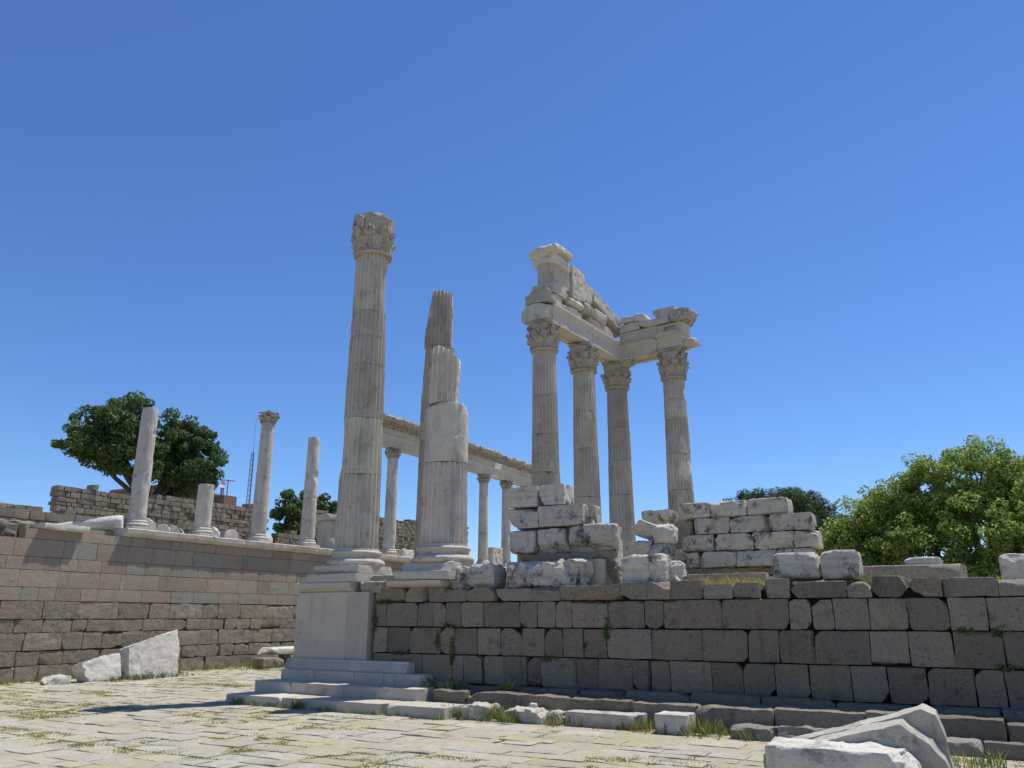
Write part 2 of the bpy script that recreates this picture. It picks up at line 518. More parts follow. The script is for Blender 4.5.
# pedestal under the corner column
pd = thing('corner_pedestal', 'smooth pale marble pedestal on stepped base at the corner of the dark wall', 'pedestal', (-14.4, 16.4, 0))
def run_blocks(name, x0, x1, y0, y1, z0, z1, cutsx, mat=M_smooth, r=.018, amp=.008, chips=2, t=.06):
    m = MB(); rg = random.Random(int(z0*100)+3)
    xs = [x0]+list(cutsx)+[x1]
    for a, b_ in zip(xs[:-1], xs[1:]):
        m.add(*box(a+.004, b_-.004, y0, y1, z0, z1, res=.07, r=r, amp=amp, freq=4, seed=rg.randrange(999), chips=chips+2, chip=.07), tint=vary(rg, t+.04, .015))
    return m.build(name, mat, pd)
run_blocks('step', -15.92, -9.6, 14.3, 15.2, -.1, .205, (-14.1, -12.9, -11.15), amp=.015, chips=3)
run_blocks('step', -15.82, -10.8, 15.08, 15.85, -.1, .455, (-14.6, -12.95), amp=.015, chips=3)
run_blocks('step', -15.62, -11.2, 15.74, 16.25, -.1, .70, (-14.5, -13.2), amp=.012)
m = MB()
prof = [(-.0, 0), (-.0, .09), (.03, .12), (.05, .17), (.09, .2), (.10, .25), (.45, .25), (.45, 0)]
for a, b_ in ((-15.66, -13.55), (-13.55, -11.75)):
    m.add(*extrude(prof, b_-a-.008, ((a+b_)/2, 15.88, .70), amp=.008, seed=int(-a*10), chips=1, chip=.05, res=.07), tint=vary(rg, .06, .01))
m.build('base_moulding', M_smooth, pd)
m = MB()
m.add(*rock((-14.70, 16.55, 1.76), (1.73, .95, 1.66), res=.1, r=.012, amp=.008, chips=1, chip=.05, seed=5), tint=(1.04, 1.02, 1.0))
m.add(*rock((-13.49, 16.55, 1.76), (.685, .95, 1.66), res=.1, r=.012, amp=.008, chips=2, chip=.05, seed=6), tint=(.90, .89, .89))
m.build('die', M_smooth, pd)
m = MB()
prof = [(.16, 0), (.10, .08), (0, .12), (0, .24), (.05, .26), (.95, .26), (.95, 0)]
m.add(*extrude(prof, 1.85, (-14.62, 15.98, 2.585), amp=.01, seed=4, res=.08, chips=1, chip=.06))
m.build('cornice', M_smooth, pd)
m = MB()
m.add(*box(-13.68, -12.75, 16.15, 17.0, 2.55, 2.83, res=.07, r=.05, amp=.05, seed=14, chips=5, chip=.2), tint=(.9, .88, .84))
m.add(*box(-13.6, -12.6, 16.6, 17.5, 2.83, 3.02, res=.08, r=.03, amp=.03, seed=15, chips=4, chip=.12), tint=(.95, .93, .9))
m.build('broken_cornice', M_carved, pd)

# left-hand terrace wall
tw = thing('terrace_wall', 'tall brown coursed stone retaining wall at left carrying the row of stoa columns', 'wall', (-26.9, 30, 0))
zs = [-.15, .46, .92, 1.48, 1.90, 2.48, 2.91, 3.46, 3.88, 4.46, 4.79]
up, low = MB(), MB(); rg = random.Random(21)
for ci, (z0, z1) in enumerate(zip(zs[:-1], zs[1:])):
    y = 8.0+rg.uniform(0, .5)
    newer = ci >= 5
    while y < 57:
        w = rg.uniform(.6, 1.45)*(1.15 if z1-z0 > .5 else .9)
        if ci == 9 and y < 14.9: y = 14.95
        g = rg.uniform(.004, .008) if newer else rg.uniform(.003, .016)
        n_ = (rg.random() < (.16 if newer else .02))
        if newer:
            k = rg.uniform(.86, 1.1)
            t = (.84*k, .97*k, 1.0*k) if n_ else (k*rg.uniform(.98, 1.04), k, k*rg.uniform(.96, 1.03))
            P, F = box(XW-.4, XW+rg.uniform(-.004, .004), y+g/2, y+w-g/2, z0+.004, z1-.004, res=.16, r=.012, amp=.008, seed=rg.randrange(9999))
            up.add(P, F, t)
        else:
            P, F = box(XW-.4, XW+rg.uniform(-.02, .015), y+g/2, y+w-g/2, z0+.006, z1-.008-rg.choice((0, 0, .02)), res=.08, r=.016, amp=.028, freq=4.5, seed=rg.randrange(9999), chips=2, chip=.09, shear=0)
            low.add(P, F, vary(rg, .13, .025))
        y += w
up.build('upper_courses', M_pink, tw); low.build('lower_courses', M_old, tw)
m = MB(); m.add(*box(XW-1.2, XW-.09, 8.1, 57, -.2, 4.4, res=5, r=.01, amp=0), tint=(.4, .38, .36)); m.build('core', M_old, tw)
m = MB(); y = 18.45
while y < 57:
    w = rg.uniform(1.3, 2.4)
    prof = [(0.02, 0), (-.14, .07), (-.24, .12), (-.26, .27), (-.22, .3), (.75, .3), (.75, 0)]
    P, F = extrude(prof, w-.015, (0, 0, 0), amp=.022, seed=rg.randrange(999), res=.1, chips=3, chip=.1)
    Q = np.stack([XW-P[:, 1], y+w/2+P[:, 0], 4.8+P[:, 2]], 1)
    m.add(Q, F, vary(rg, .08, .02)); y += w
m.build('coping', M_marble, tw)
m = MB(); m.add(*box(-75, -27.3, 15.25, 90, -.3, 5.0, res=8, r=.02, amp=0)); m.add(*box(-75, -27.25, -20, 15.24, -.3, 4.32, res=8, r=.02, amp=0))
tag(m.build('upper_terrace', M_earth, origin=(0, 0, 0)), kind='structure')

# coarse ground strip where the lower wall leaves the pavement
# ------------------------------------------------------------------ rubble walls behind
def rubble(mbx, p0, p1, z0, top, seed, bw=.36, bh=.22, th=.6, ragged=.25, end0=None):
    rg = random.Random(seed)
    p0 = np.array(p0, float); p1 = np.array(p1, float); d = p1-p0; Lw = np.linalg.norm(d); d /= Lw
    rz = math.atan2(d[1], d[0]); z = z0
    while True:
        hh = bh*rg.uniform(.75, 1.25); s = rg.uniform(0, .3); any_ = False
        while s < Lw:
            w = bw*rg.uniform(.6, 1.5)
            sc = s+w/2; t = top(sc)+rg.uniform(-ragged, ragged)*.4
            if z+hh*.6 < t and (end0 is None or sc > end0(z)):
                any_ = True
                c = p0+d*sc
                P, F = rock((c[0], c[1], z+hh/2), (w-.018, th, hh-.014), rz=rz+rg.uniform(-.02, .02), res=.14, r=.02, amp=.035, freq=3, seed=rg.randrange(9999), chips=1, chip=.05)
                P += np.array([-d[1], d[0], 0])*rg.uniform(-.04, .04)
                mbx.add(P, F, vary(rg, .16, .03))
            s += w
        z += hh
        if not any_ or z > 12: break
    n = 40
    for i in range(n):                               # mortar core a little inside the faces
        a, b_ = Lw*i/n, Lw*(i+1)/n
        if end0 is not None and a < end0(z0)+.3: continue
        t = min(top(a), top(b_))-.3
        c = p0+d*(a+b_)/2
        mbx.add(*rock((c[0], c[1], (z0+t)/2), (b_-a+.01, th-.07, t-z0), rz=rz, res=3, r=.01, amp=0, seed=1), tint=(.5, .47, .42))
    return mbx
m = rubble(MB(), (-36, 21.0), (-36, 33.6), 4.95, lambda s: 7.72+.034*s+.12*math.sin(s*1.1), 5, end0=lambda z: max(0, .7-(z-5.6)*.45))
tag(m.build('rubble_wall', M_rub), 'tall ragged rubble masonry wall in front of the big dark tree', 'wall')
m = rubble(MB(), (-36, 37.2), (-36, 56), 4.95, lambda s: 8.42+.04*s+.1*math.sin(s*1.7), 6)
tag(m.build('rubble_wall', M_rub), 'rubble wall seen between the fluted columns, right of the small round tree', 'wall')
m = rubble(MB(), (-32, 11.0), (-32, 19.3), 4.95, lambda s: 6.55-.06*s+.18*math.sin(s*2.3), 7, bw=.6, bh=.33, th=.8)
m = rubble(m, (-31.2, 13), (-31.2, 20.2), 4.95, lambda s: 5.9+.05*math.sin(s*3), 8, bw=.6, bh=.33, th=.7)
tag(m.build('rubble_wall', M_rub), 'low dark tumbled rubble wall at the far left edge', 'wall')
m = rubble(MB(), (-35.2, 33.9), (-35.2, 37.0), 4.95, lambda s: 6.6+.3*math.sin(s*1.3), 9)
tag(m.build('rubble_wall', M_rub), 'short low rubble wall with the small round tree behind it', 'wall')
mb = MB(); rg = random.Random(77)
for k in range(70):
    s = rg.uniform(.25, .55)
    mb.add(*rock((-28.6+rg.uniform(-2.2, 1.2), rg.uniform(9, 15.9), 4.42+s*.3+rg.uniform(0, .5)), (s*1.4, s*1.2, s), rz=rg.uniform(0, 3), res=.12, r=.1, amp=.08, seed=rg.randrange(999), chips=3, chip=.1), tint=vary(rg, .2, .05))
tag(mb.build('loose_rubble', M_rub), 'heap of loose rubble on the terrace edge at far left', 'rubble', kind='stuff')

# ------------------------------------------------------------------ columns
def drum(cx, cy, z0, z1, rad, seed, flutes=24, wear=.25, depth=.085, cuts=(), gouges=(), per=8, rowh=.07, shift=(0, 0), topround=0.0, tilt=None):
    """One shaft drum. rad(z) gives the radius; flutes fade where the surface is worn."""
    if flutes:
        offs = np.array([0, .13, .16, .24, .38, .565, .75, .89, .97])
        th = (np.arange(flutes)[:, None]+offs[None]).ravel()*2*pi/flutes
    else:
        th = np.arange(96 if rowh < .1 else 40)*2*pi/(96 if rowh < .1 else 40)
    n = len(th)
    m = max(3, int((z1-z0)/rowh))
    zz = np.linspace(z0, z1, m+1)
    # tighter rows near the two ends so that chipped joints read
    zz = np.concatenate([[z0, z0+.02], zz[1:-1], [z1-.02, z1]])
    T, Z = np.meshgrid(th, zz)
    T = T.ravel(); Z = Z.ravel()
    R = np.array([rad(z) for z in zz]).repeat(n)
    D = np.stack([np.cos(T), np.sin(T), np.zeros_like(T)], 1)
    so = seed*2.37
    W = np.column_stack([D[:, :2]*R[:, None], Z])
    wn_ = fbm(W*np.array([1.3, 1.3, .9])+so, seed, 4)
    mask = sstep(.36-wear, .44-wear, wn_)
    if flutes:
        ph = (T/(2*pi)*flutes) % 1.0
        u = np.clip((ph-.13)/.87, 0, 1)
        fl = np.sqrt(np.clip(1-(2*u-1)**2, 0, 1))
        fl[ph < .135] = 0
        R = R-depth*fl*(1-mask)
        edge = fbm(W*6+so, seed+3, 3)
        R = R-.010*np.maximum(edge-.1, 0)*(1-fl)
    R = R-mask*(.02+.03*np.maximum(0, fbm(W*4+so, seed+4, 4, .6)+.3))
    R = R+.006*fbm(W*9+so, seed+5, 3)
    e = np.minimum(Z-z0, z1-Z)
    R = R-np.exp(-e/.012)*.012-np.exp(-e/.05)*.22*np.maximum(0, fbm(W*np.array([3, 3, .3])+so, seed+6, 3)-.2)
    for (ga, gz, gw, gh, gd) in gouges:
        da = np.abs((T-ga+pi) % (2*pi)-pi)
        g = np.clip(1-(da/gw)**2, 0, 1)*np.clip(1-((Z-gz)/gh)**2, 0, 1)
        R = R-gd*sstep(0, .5, g+.25*fbm(W*3+so, seed+8, 3)*np.sign(g))
    P = np.column_stack([D[:, :2]*R[:, None], Z])
    rows = len(zz)
    F = []
    for i in range(rows-1):
        for k in range(n):
            F.append((i*n+k, i*n+(k+1) % n, (i+1)*n+(k+1) % n, (i+1)*n+k))
    for zrow, top in ((0, False), (rows-1, True)):
        prev = [zrow*n+k for k in range(n)]
        for f in (.8, .45):
            Q = P[zrow*n:(zrow+1)*n].copy(); Q[:, :2] *= f
            if top:
                Q[:, 2] += topround*(1-f)+.012*fbm(Q*5+so, seed, 3)
            st = len(P); P = np.concatenate([P, Q])
            cur = [st+k for k in range(n)]
            for k in range(n):
                q = (prev[k], prev[(k+1) % n], cur[(k+1) % n], cur[k])
                F.append(q if top else q[::-1])
            prev = cur
        F.append(tuple(prev) if top else tuple(prev[::-1]))
    for nn, dd in cuts:
        nn = np.array(nn, float); nn /= np.linalg.norm(nn)
        pz = P-np.array([0, 0, z0])
        s = pz@nn-dd+.05*fbm(P*4+so, seed+11, 4, .6)
        P = P-nn*np.maximum(s, 0)[:, None]
    if tilt:
        P[:, 2] -= z0; P = P@rotm(*tilt).T; P[:, 2] += z0
    P[:, 0] += cx+shift[0]; P[:, 1] += cy+shift[1]
    return P, F

def shaft_radius(zb, zt, rb, rt):
    def f(z):
        t = (z-zb)/(zt-zb)
        return rb+(rt-rb)*(t**1.25 if t > 0 else 0)
    return f

def attic_base(cx, cy, z0, h, r, seed):
    t = []
    for a in np.linspace(-90, 90, 9): t.append((r*1.17+.5*.36*h*cos(radians(a))*1.0, z0+.18*h+.18*h*sin(radians(a))))
    t += [(r*1.16, z0+.40*h), (r*1.07, z0+.44*h), (r*1.045, z0+.52*h), (r*1.07, z0+.60*h), (r*1.10, z0+.64*h)]
    for a in np.linspace(-80, 80, 7): t.append((r*1.08+.11*h*cos(radians(a)), z0+.75*h+.1*h*sin(radians(a))))
    t += [(r*1.03, z0+.88*h), (r*1.02, z0+h)]
    t = [(r*.6, z0)]+t
    P, F = revolve((cx, cy, 0), t, 72, .018, 3.5, seed)
    return P, F

def capital(cx, cy, z0, z1, r, seed, rot=0.0, wear=.02, W=.66, corner=.80, cuts=(), res=1.0, leaves=8):
    """Corinthian capital: collar, bell, two rows of acanthus leaves, corner volutes and concave abacus."""
    H = z1-z0; out = MB(); rg = random.Random(seed)
    def bell(t): return r*(.97+.04*t+.16*t**3)
    prof = [(r*1.02, -.02), (r*1.1, 0), (r*1.12, .03), (r*1.08, .06), (r*.98, .07)]+[(bell(t), .08+(H*.86-.08)*t) for t in np.linspace(0, 1, 9)]
    out.add(*revolve((0, 0, 0), prof, 48, .01, 5, seed))
    def leaf(a, h, w, curl, z_0, bias):
        nu, nv = 7, 10
        V = []; k = rg.uniform(.85, 1.1); broken = rg.random() < .25
        vmax = rg.uniform(.7, .9) if broken else 1.0
        for j in range(nv):
            v = j/(nv-1)*vmax
            ww = w*(.72+.42*sin(pi*min(1, v*.95)))*(1-.20*abs(sin(v*4.5*pi)))*(1 if v < .8 else 1-(v-.8)*2.4)
            zc = z_0+h*(v if v < .82 else .82+(v-.82)*.55-(max(0, v-.92))*2.2)
            rr = bell(min(1, max(0, (zc-.08)/(H*.86))))+bias+.015+curl*k*max(0, v-.35)**1.6*1.9
            for i in range(nu):
                u = i/(nu-1)*2-1
                da = ww*u/r
                rd = rr+.045*(1-abs(u)**1.4)+.016*cos(u*pi*3)-.03*abs(u)*(1-v)
                V.append((rd*cos(a+da), rd*sin(a+da), zc-.05*abs(u)*v*h))
        nV = len(V)
        for j in range(nv):                      # skirt back to the bell so that the leaf is solid relief
            for i in (0, nu-1):
                x, y_, z_ = V[j*nu+i]; an = math.atan2(y_, x); rr = bell(min(1, max(0, z_/(H*.86))))-.03
                V.append((rr*cos(an), rr*sin(an), z_))
        for i in range(nu):
            x, y_, z_ = V[(nv-1)*nu+i]; an = math.atan2(y_, x); rr = bell(min(1, max(0, z_/(H*.86))))-.03
            V.append((rr*cos(an), rr*sin(an), z_-.02))
        F = []
        for j in range(nv-1):
            for i in range(nu-1):
                F.append((j*nu+i, j*nu+i+1, (j+1)*nu+i+1, (j+1)*nu+i))
            F.append((nV+2*j, j*nu, (j+1)*nu, nV+2*(j+1)))
            F.append((j*nu+nu-1, nV+2*j+1, nV+2*(j+1)+1, (j+1)*nu+nu-1))
        t0 = nV+2*nv
        for i in range(nu-1):
            F.append(((nv-1)*nu+i, (nv-1)*nu+i+1, t0+i+1, t0+i))
        out.add(V, F)
    for k in range(leaves):
        leaf(rot+k*2*pi/leaves, H*.40, r*.33, .17, .07, .02)
    for k in range(leaves):
        leaf(rot+(k+.5)*2*pi/leaves, H*.66, r*.30, .17, .07, 0)
    for k in range(4):
        a = rot+pi/4+k*pi/2
        if rg.random() < .35+wear*4: continue
        for da in (-.16, .16):
            pts = []; rad = []
            for j in range(15):
                t = j/14
                if t < .5:
                    q = t/.5; rr = bell(.55)+.05+(corner-.1-bell(.55))*q**1.3; z_ = H*(.52+.30*q)
                else:
                    q = (t-.5)/.5*1.5*pi; sp = .085*(1-.55*(t-.5)/.5)
                    rr = corner-.1+sp*sin(q); z_ = H*.82-.085+sp*cos(q)+.0
                aa = a+da*(1-min(1, t*2))
                pts.append((rr*cos(aa), rr*sin(aa), z_)); rad.append(.045 if t < .5 else .04)
            out.add(*tube(pts, rad, 6))
        b_ = a+pi/4
        pts = [(bell(.7)*cos(b_)+.03*cos(b_), bell(.7)*sin(b_)+.03*sin(b_), H*.55), (bell(.9)*cos(b_)*1.08, bell(.9)*sin(b_)*1.08, H*.78), (bell(1)*cos(b_)*1.16, bell(1)*sin(b_)*1.16, H*.84)]
        out.add(*tube(pts, (.05, .06, .05), 6))
    # abacus
    n = 12; ring = []
    cr = corner
    for k in range(4):
        a0 = rot+pi/4+k*pi/2; a1 = a0+pi/2
        p0 = np.array([cos(a0), sin(a0)])*cr; p1 = np.array([cos(a1), sin(a1)])*cr
        tg = (p1-p0)/np.linalg.norm(p1-p0); nm = np.array([cos((a0+a1)/2), sin((a0+a1)/2)])
        p0 = p0+tg*.06; p1 = p1-tg*.06
        for j in range(n):
            t = j/(n-1); ring.append(p0+(p1-p0)*t-nm*.10*sin(pi*t))
    ring = np.array(ring); N_ = len(ring)
    lv = [(.90, H*.86), (.93, H*.90), (.97, H*.92), (1.0, H*.95), (1.0, H*.995), (.6, H), ]
    V = np.concatenate([np.column_stack([ring*s, np.full(N_, z_)]) for s, z_ in lv])
    F = []
    for i in range(len(lv)-1):
        for k in range(N_): F.append((i*N_+k, i*N_+(k+1) % N_, (i+1)*N_+(k+1) % N_, (i+1)*N_+k))
    F.append(tuple(range(N_))[::-1]); F.append(tuple((len(lv)-1)*N_+k for k in range(N_)))
    out.add(V, F)
    P = np.concatenate(out.v); so = seed*5.1
    Nn = P*np.array([1, 1, .0]); Nn /= np.maximum(np.linalg.norm(Nn, axis=1, keepdims=True), 1e-6)
    for ax in range(3):
        P[:, ax] += .03*fbm(P*7+so+ax*5, seed+ax, 3, .6)
    P -= Nn*(wear*6*np.maximum(0, fbm(P*2.2+so, seed+5, 3)+.05)*np.clip((np.linalg.norm(P[:, :2], axis=1)-r*.9)/r, 0, 1))[:, None]
    for nn, dd in cuts:
        nn = np.array(nn, float); nn /= np.linalg.norm(nn)
        s = P@nn-dd+.04*fbm(P*5+so, seed+12, 3)
        P = P-nn*np.maximum(s, 0)[:, None]
    P[:, 0] += cx; P[:, 1] += cy; P[:, 2] += z0
    return P, out.f

J = [3.72, 5.73, 7.30, 8.87, 10.45, 12.38]
rad_big = shaft_radius(3.7, 12.4, .595, .475)
rg = random.Random(31)

def temple_column(name, label, x, y, seed, joints, cap=True, plinths=(), base=True, wears=None, cuts={}, gouges={}, shifts={}, ztop=13.66, capkw={}, lowz=3.3, bare=(), bright=1.0):
    t = thing(name, label, 'column', (x, y, lowz))
    for k, (x0, x1, y0, y1, z0, z1) in enumerate(plinths):
        m = MB(); m.add(*box(x0, x1, y0, y1, z0, z1, res=.09, r=.025, amp=.014, seed=seed+k, chips=3, chip=.1), tint=vary(rg, .05, .01))
        m.build('plinth', M_beam, t)
    if base:
        m = MB(); m.add(*attic_base(x, y, 3.27, .46, .60, seed)); m.build('base', M_marble, t)
    for i, (a, b_) in enumerate(zip(joints[:-1], joints[1:])):
        m = MB()
        w = wears[i]-.19 if wears else rg.uniform(.02, .25)
        P, F = drum(x, y, a+.007, b_-.007, rad_big, seed*10+i, wear=w, cuts=cuts.get(i, ()), gouges=gouges.get(i, ()), shift=shifts.get(i, (rg.uniform(-.008, .008), rg.uniform(-.008, .008))), flutes=0 if i in bare else 24)
        k = rg.uniform(.90, 1.16)*bright*(.84 if i in bare else 1)
        m.add(P, F, (k*rg.uniform(.98, 1.03), k, k*rg.uniform(.94, 1.03)))
        m.build('drum', M_marble, t, sharp=50)
    if cap:
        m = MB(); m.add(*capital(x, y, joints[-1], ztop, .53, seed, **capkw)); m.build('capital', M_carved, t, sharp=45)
    return t

A = (-14.32, 16.88); B = (-11.46, 16.87); Cc = (-14.08, 20.2)
D_ = (-13.81, 27.33); E_ = (-13.44, 30.42); F_ = (-13.2, 33.72); G_ = (-10.28, 33.31)
RT = np.array([.872, .489, 0])              # sideways as seen from the court
VIEW = lambda p: math.atan2(-p[1], -p[0])     # bearing from a thing back to where the photo was taken
temple_column('fluted_column', 'tallest free-standing fluted column with worn leafy capital, on the pale corner pedestal', *A, 41, [3.72, 5.73, 7.33, 8.91, 9.76, 10.56, 12.38],
              plinths=((-15.30, -13.56, 16.0, 17.7, 2.84, 3.06), (-15.12, -13.58, 16.12, 17.6, 3.062, 3.28)), wears=[.02, .06, .05, .08, .2, .22],
              gouges={1: [(VIEW(A)-1.35, 6.55, .55, .8, .05)], 5: [(VIEW(A)+1.35, 11.3, .7, .9, .07)], 4: [(VIEW(A)+1.4, 10.1, .5, .5, .05)]},
              ztop=13.72, capkw=dict(rot=.1, wear=.03, corner=.76, cuts=[((.567, -.666, .489), 1.06), ((-.7, -.7, .1), .74), ((.7, .7, .1), .74)]))
temple_column('broken_column', 'broken fluted column with a narrow snapped upper drum set back on its wider lower drums', *B, 42, [3.72, 5.80, 7.38, 8.95], cap=False,
              plinths=((-12.36, -10.72, 16.0, 17.7, 2.84, 3.06), (-12.2, -10.74, 16.12, 17.6, 3.062, 3.28)), wears=[.02, .3, .06],
              bare=(1,), bright=1.08, cuts={1: [((.75, .4, .62), 1.27), ((-.3, -.6, .9), 1.50)], 2: [((.872, .489, -.06), .36), ((-.5, -.25, 1), 1.42), ((.5, .2, .8), 1.30), ((-.872, -.489, .02), .36), ((-.489, .872, 0), .3)]}, shifts={2: (-.10, -.055)})
temple_column('broken_column', 'tall slender broken column shaft standing directly behind the two-width broken column', *Cc, 43, [3.72, 5.47, 7.30, 8.91, 10.45, 12.4], cap=False,
              bright=.84, plinths=((-15.1, -13.4, 19.25, 20.95, 2.6, 3.28),), wears=[.06, .1, .12, .22, .25],
              cuts={4: [((.872, .489, 0), .40), ((-.872, -.489, .18), .55), ((.2, -.1, 1), 1.93), ((-.489, .872, 0), .3)], 3: [((-.872, -.489, .06), .5)]})
KW = dict(wear=.02, corner=.79)
temple_column('fluted_column', 'fluted column with leafy capital nearest the tall stack of fragments, left end of the entablature', *D_, 44, [3.72, 5.73, 7.37, 8.90, 10.5, 12.40], plinths=((-14.7, -12.95, 26.5, 28.2, 2.6, 3.28),), capkw=dict(rot=.08, **KW), wears=[.02, .05, .15, .02, .12])
temple_column('fluted_column', 'fluted column under the middle of the sunlit beam, second of the four under the entablature', *E_, 45, [3.72, 5.2, 6.77, 8.83, 10.45, 12.30], plinths=((-14.3, -12.6, 29.6, 31.3, 2.6, 3.28),), capkw=dict(rot=.08, **KW), wears=[.02, .02, .03, .08, .2], ztop=13.56)
temple_column('fluted_column', 'fluted column under the inner corner where the two entablature beams meet', *F_, 46, [3.72, 5.74, 7.26, 8.85, 10.38, 12.30], plinths=((-14.1, -12.4, 32.9, 34.6, 2.6, 3.28),), capkw=dict(rot=.05, **KW), wears=[.02, .12, .14, .2, .1], ztop=13.56)
temple_column('fluted_column', 'rightmost fluted column, thin drum under its capital, carrying the shaded beam end', *G_, 47, [3.72, 5.74, 7.23, 8.81, 10.35, 11.3, 12.25], plinths=((-11.1, -9.4, 32.5, 34.2, 2.6, 3.28),), capkw=dict(rot=.05, **KW), wears=[.02, .03, .25, .08, .06, .2], ztop=13.66, cuts={1: [((.3, -1, .1), .58)]})

# ------------------------------------------------------------------ entablature blocks
dDF = np.array([F_[0]-D_[0], F_[1]-D_[1]]); LDF = np.linalg.norm(dDF); dDF /= LDF
nDF = np.array([dDF[1], -dDF[0]]); aDF = math.atan2(dDF[1], dDF[0])
dFG = np.array([G_[0]-F_[0], G_[1]-F_[1]]); dFG /= np.linalg.norm(dFG)
nFG = np.array([dFG[1], -dFG[0]]); aFG = math.atan2(dFG[1], dFG[0])
def onDF(s, t, z): p = np.array(D_)+dDF*s+nDF*t; return (p[0], p[1], z)
def onFG(s, t, z): p = np.array(F_)+dFG*s+nFG*t; return (p[0], p[1], z)
SEED = [100]
def block(name, label, cat, fr, s0, s1, t0, t1, z0, z1, mat=M_beam, rz=0, rx=0, ry=0, cuts=(), chips=5, chip=.17, amp=.045, r=.015, res=.055, tint=None, warp=0):
    SEED[0] += 1
    fn, a = (onDF, aDF) if fr == 'DF' else (onFG, aFG)
    c = fn((s0+s1)/2, (t0+t1)/2, (z0+z1)/2)
    m = MB(); m.add(*rock(c, (s1-s0, t1-t0, z1-z0), rz=a+rz, rx=rx, ry=ry, res=res, r=r, amp=amp, seed=SEED[0], chips=chips, chip=chip, cuts=cuts, warp=warp), tint=tint or vary(rg, .07, .02))
    return tag(m.build(name, mat), label, cat)
# note: in the local frame of a DF block +x runs away along the beam, +y is its back (west) side, -y the sunlit east side
def beam(name, label, fr, s0, s1, z0, mat=M_beam, h=.85, half=.5, cuts=(), chips=2, amp=.012, chip=.08, tint=None):
    SEED[0] += 1
    p = [(-half, 0), (-half, .62), (-half-.05, .70), (-half-.11, .75), (-half-.11, h),
         (half+.09, h), (half+.09, .78), (half, .7), (half-.02, .44), (half-.05, 0), (.15, 0), (.15, .04), (-.15, .04), (-.15, 0)]
    fn, a = (onDF, aDF) if fr == 'DF' else (onFG, aFG)
    c = fn((s0+s1)/2, 0, z0)
    m = MB(); m.add(*extrude(p, s1-s0, c, rz=a, res=.11, amp=amp, seed=SEED[0], cuts=cuts, chips=chips, chip=chip), tint=tint or vary(rg, .05, .02))
    return tag(m.build(name, mat), label, 'beam')
beam('architrave_beam', 'near sunlit architrave beam from the left-end column to the middle column', 'DF', -.12, 3.24, 13.58)
beam('architrave_beam', 'far sunlit architrave beam running into the inner corner', 'DF', 3.26, 6.5, 13.56)
block('architrave_fragment', 'sloping broken architrave end sitting on the left-end column capital', 'block', 'DF', -.62, -.14, -.72, .50, 13.66, 14.36, chips=2, cuts=[((-.2, .8, .55), .60), ((-.4, -.6, .8), .60)])
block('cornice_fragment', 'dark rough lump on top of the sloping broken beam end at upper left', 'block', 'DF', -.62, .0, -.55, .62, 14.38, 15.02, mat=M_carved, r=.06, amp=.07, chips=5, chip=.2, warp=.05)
block('frieze_block', 'small frieze block right behind the dark rough lump', 'block', 'DF', .03, .72, -.44, .44, 14.44, 14.98)
block('frieze_block', 'long low frieze block on the near sunlit beam', 'block', 'DF', .75, 2.5, -.44, .40, 14.44, 14.92)
block('cornice_block', 'broad flat block beneath the drum stub of the tall stack', 'block', 'DF', .0, 1.3, -.62, .5, 15.0, 15.46, chips=3, cuts=[((.5, -.5, -.7), .72)])
m = MB(); SEED[0] += 1
P, F = drum(*onDF(.48, -.05, 0)[:2], 15.45, 16.42, lambda z: .44+.12*(z-15.45), 301, wear=.25, flutes=20, depth=.03, cuts=[((-.872, -.489, 0), .47)]); m.add(P, F, (.85, .84, .82))
tag(m.build('column_stub', M_marble, sharp=50), 'short flaring fluted stub under the mushroom-like slab at the top', 'column stub')
block('cornice_slab', 'lower sloping slab between the fluted stub and the domed top slab', 'slab', 'DF', -.05, 1.05, -.62, .62, 16.34, 16.72, chips=4, chip=.2, ry=.05, cuts=[((-.8, 0, -.6), .50), ((0, -.6, -.7), .50), ((0, .7, -.7), .48)])
block('cornice_slab', 'domed broken slab crowning the tall stack, highest stone of all', 'slab', 'DF', -.2, 1.2, -.68, .80, 16.68, 17.22, r=.12, chips=4, chip=.2, amp=.06, ry=-.05, cuts=[((-.6, 0, .8), .50), ((.55, 0, .85), .52), ((0, -.62, .8), .50), ((0, .62, .8), .50), ((-.7, 0, -.75), .60), ((0, .7, -.75), .62)])
block('cornice_block', 'upright block leaning close behind the fluted stub', 'block', 'DF', .85, 1.55, -.5, .42, 15.52, 16.92, chips=4, chip=.2, cuts=[((.3, 0, 1), .62)])
block('cornice_block', 'tall clean-faced upright block with flat top halfway down the stepped stones', 'block', 'DF', 1.6, 2.72, -.5, .5, 15.30, 16.78, chips=2, chip=.1, tint=(1.08, 1.05, 1.0), cuts=[((.2, -.1, -.9), .74)])
block('marble_fragment', 'rough lump below the tall clean-faced block, on the near beam', 'block', 'DF', 1.3, 2.5, -.3, .55, 14.94, 15.40, r=.1, amp=.06, chips=5, chip=.2)
block('cornice_block', 'irregular stone wedged between the tall clean block and the leaning slab', 'block', 'DF', 2.78, 3.62, -.5, .45, 15.42, 16.40, chips=5, chip=.22, amp=.04)
block('cornice_slab', 'long raking slab leaning down toward the inner corner of the beams', 'slab', 'DF', 3.55, 6.3, -.5, .48, 15.42, 15.98, ry=.26, chips=3, chip=.15)
block('frieze_block', 'plain frieze block on the far sunlit beam', 'block', 'DF', 3.3, 5.85, -.42, .40, 14.42, 14.94)
block('marble_fragment', 'round-ended rough stone under the leaning slab', 'block', 'DF', 2.55, 3.5, -.35, .52, 14.95, 15.44, r=.14, amp=.05, chips=4, chip=.15, mat=M_carved)
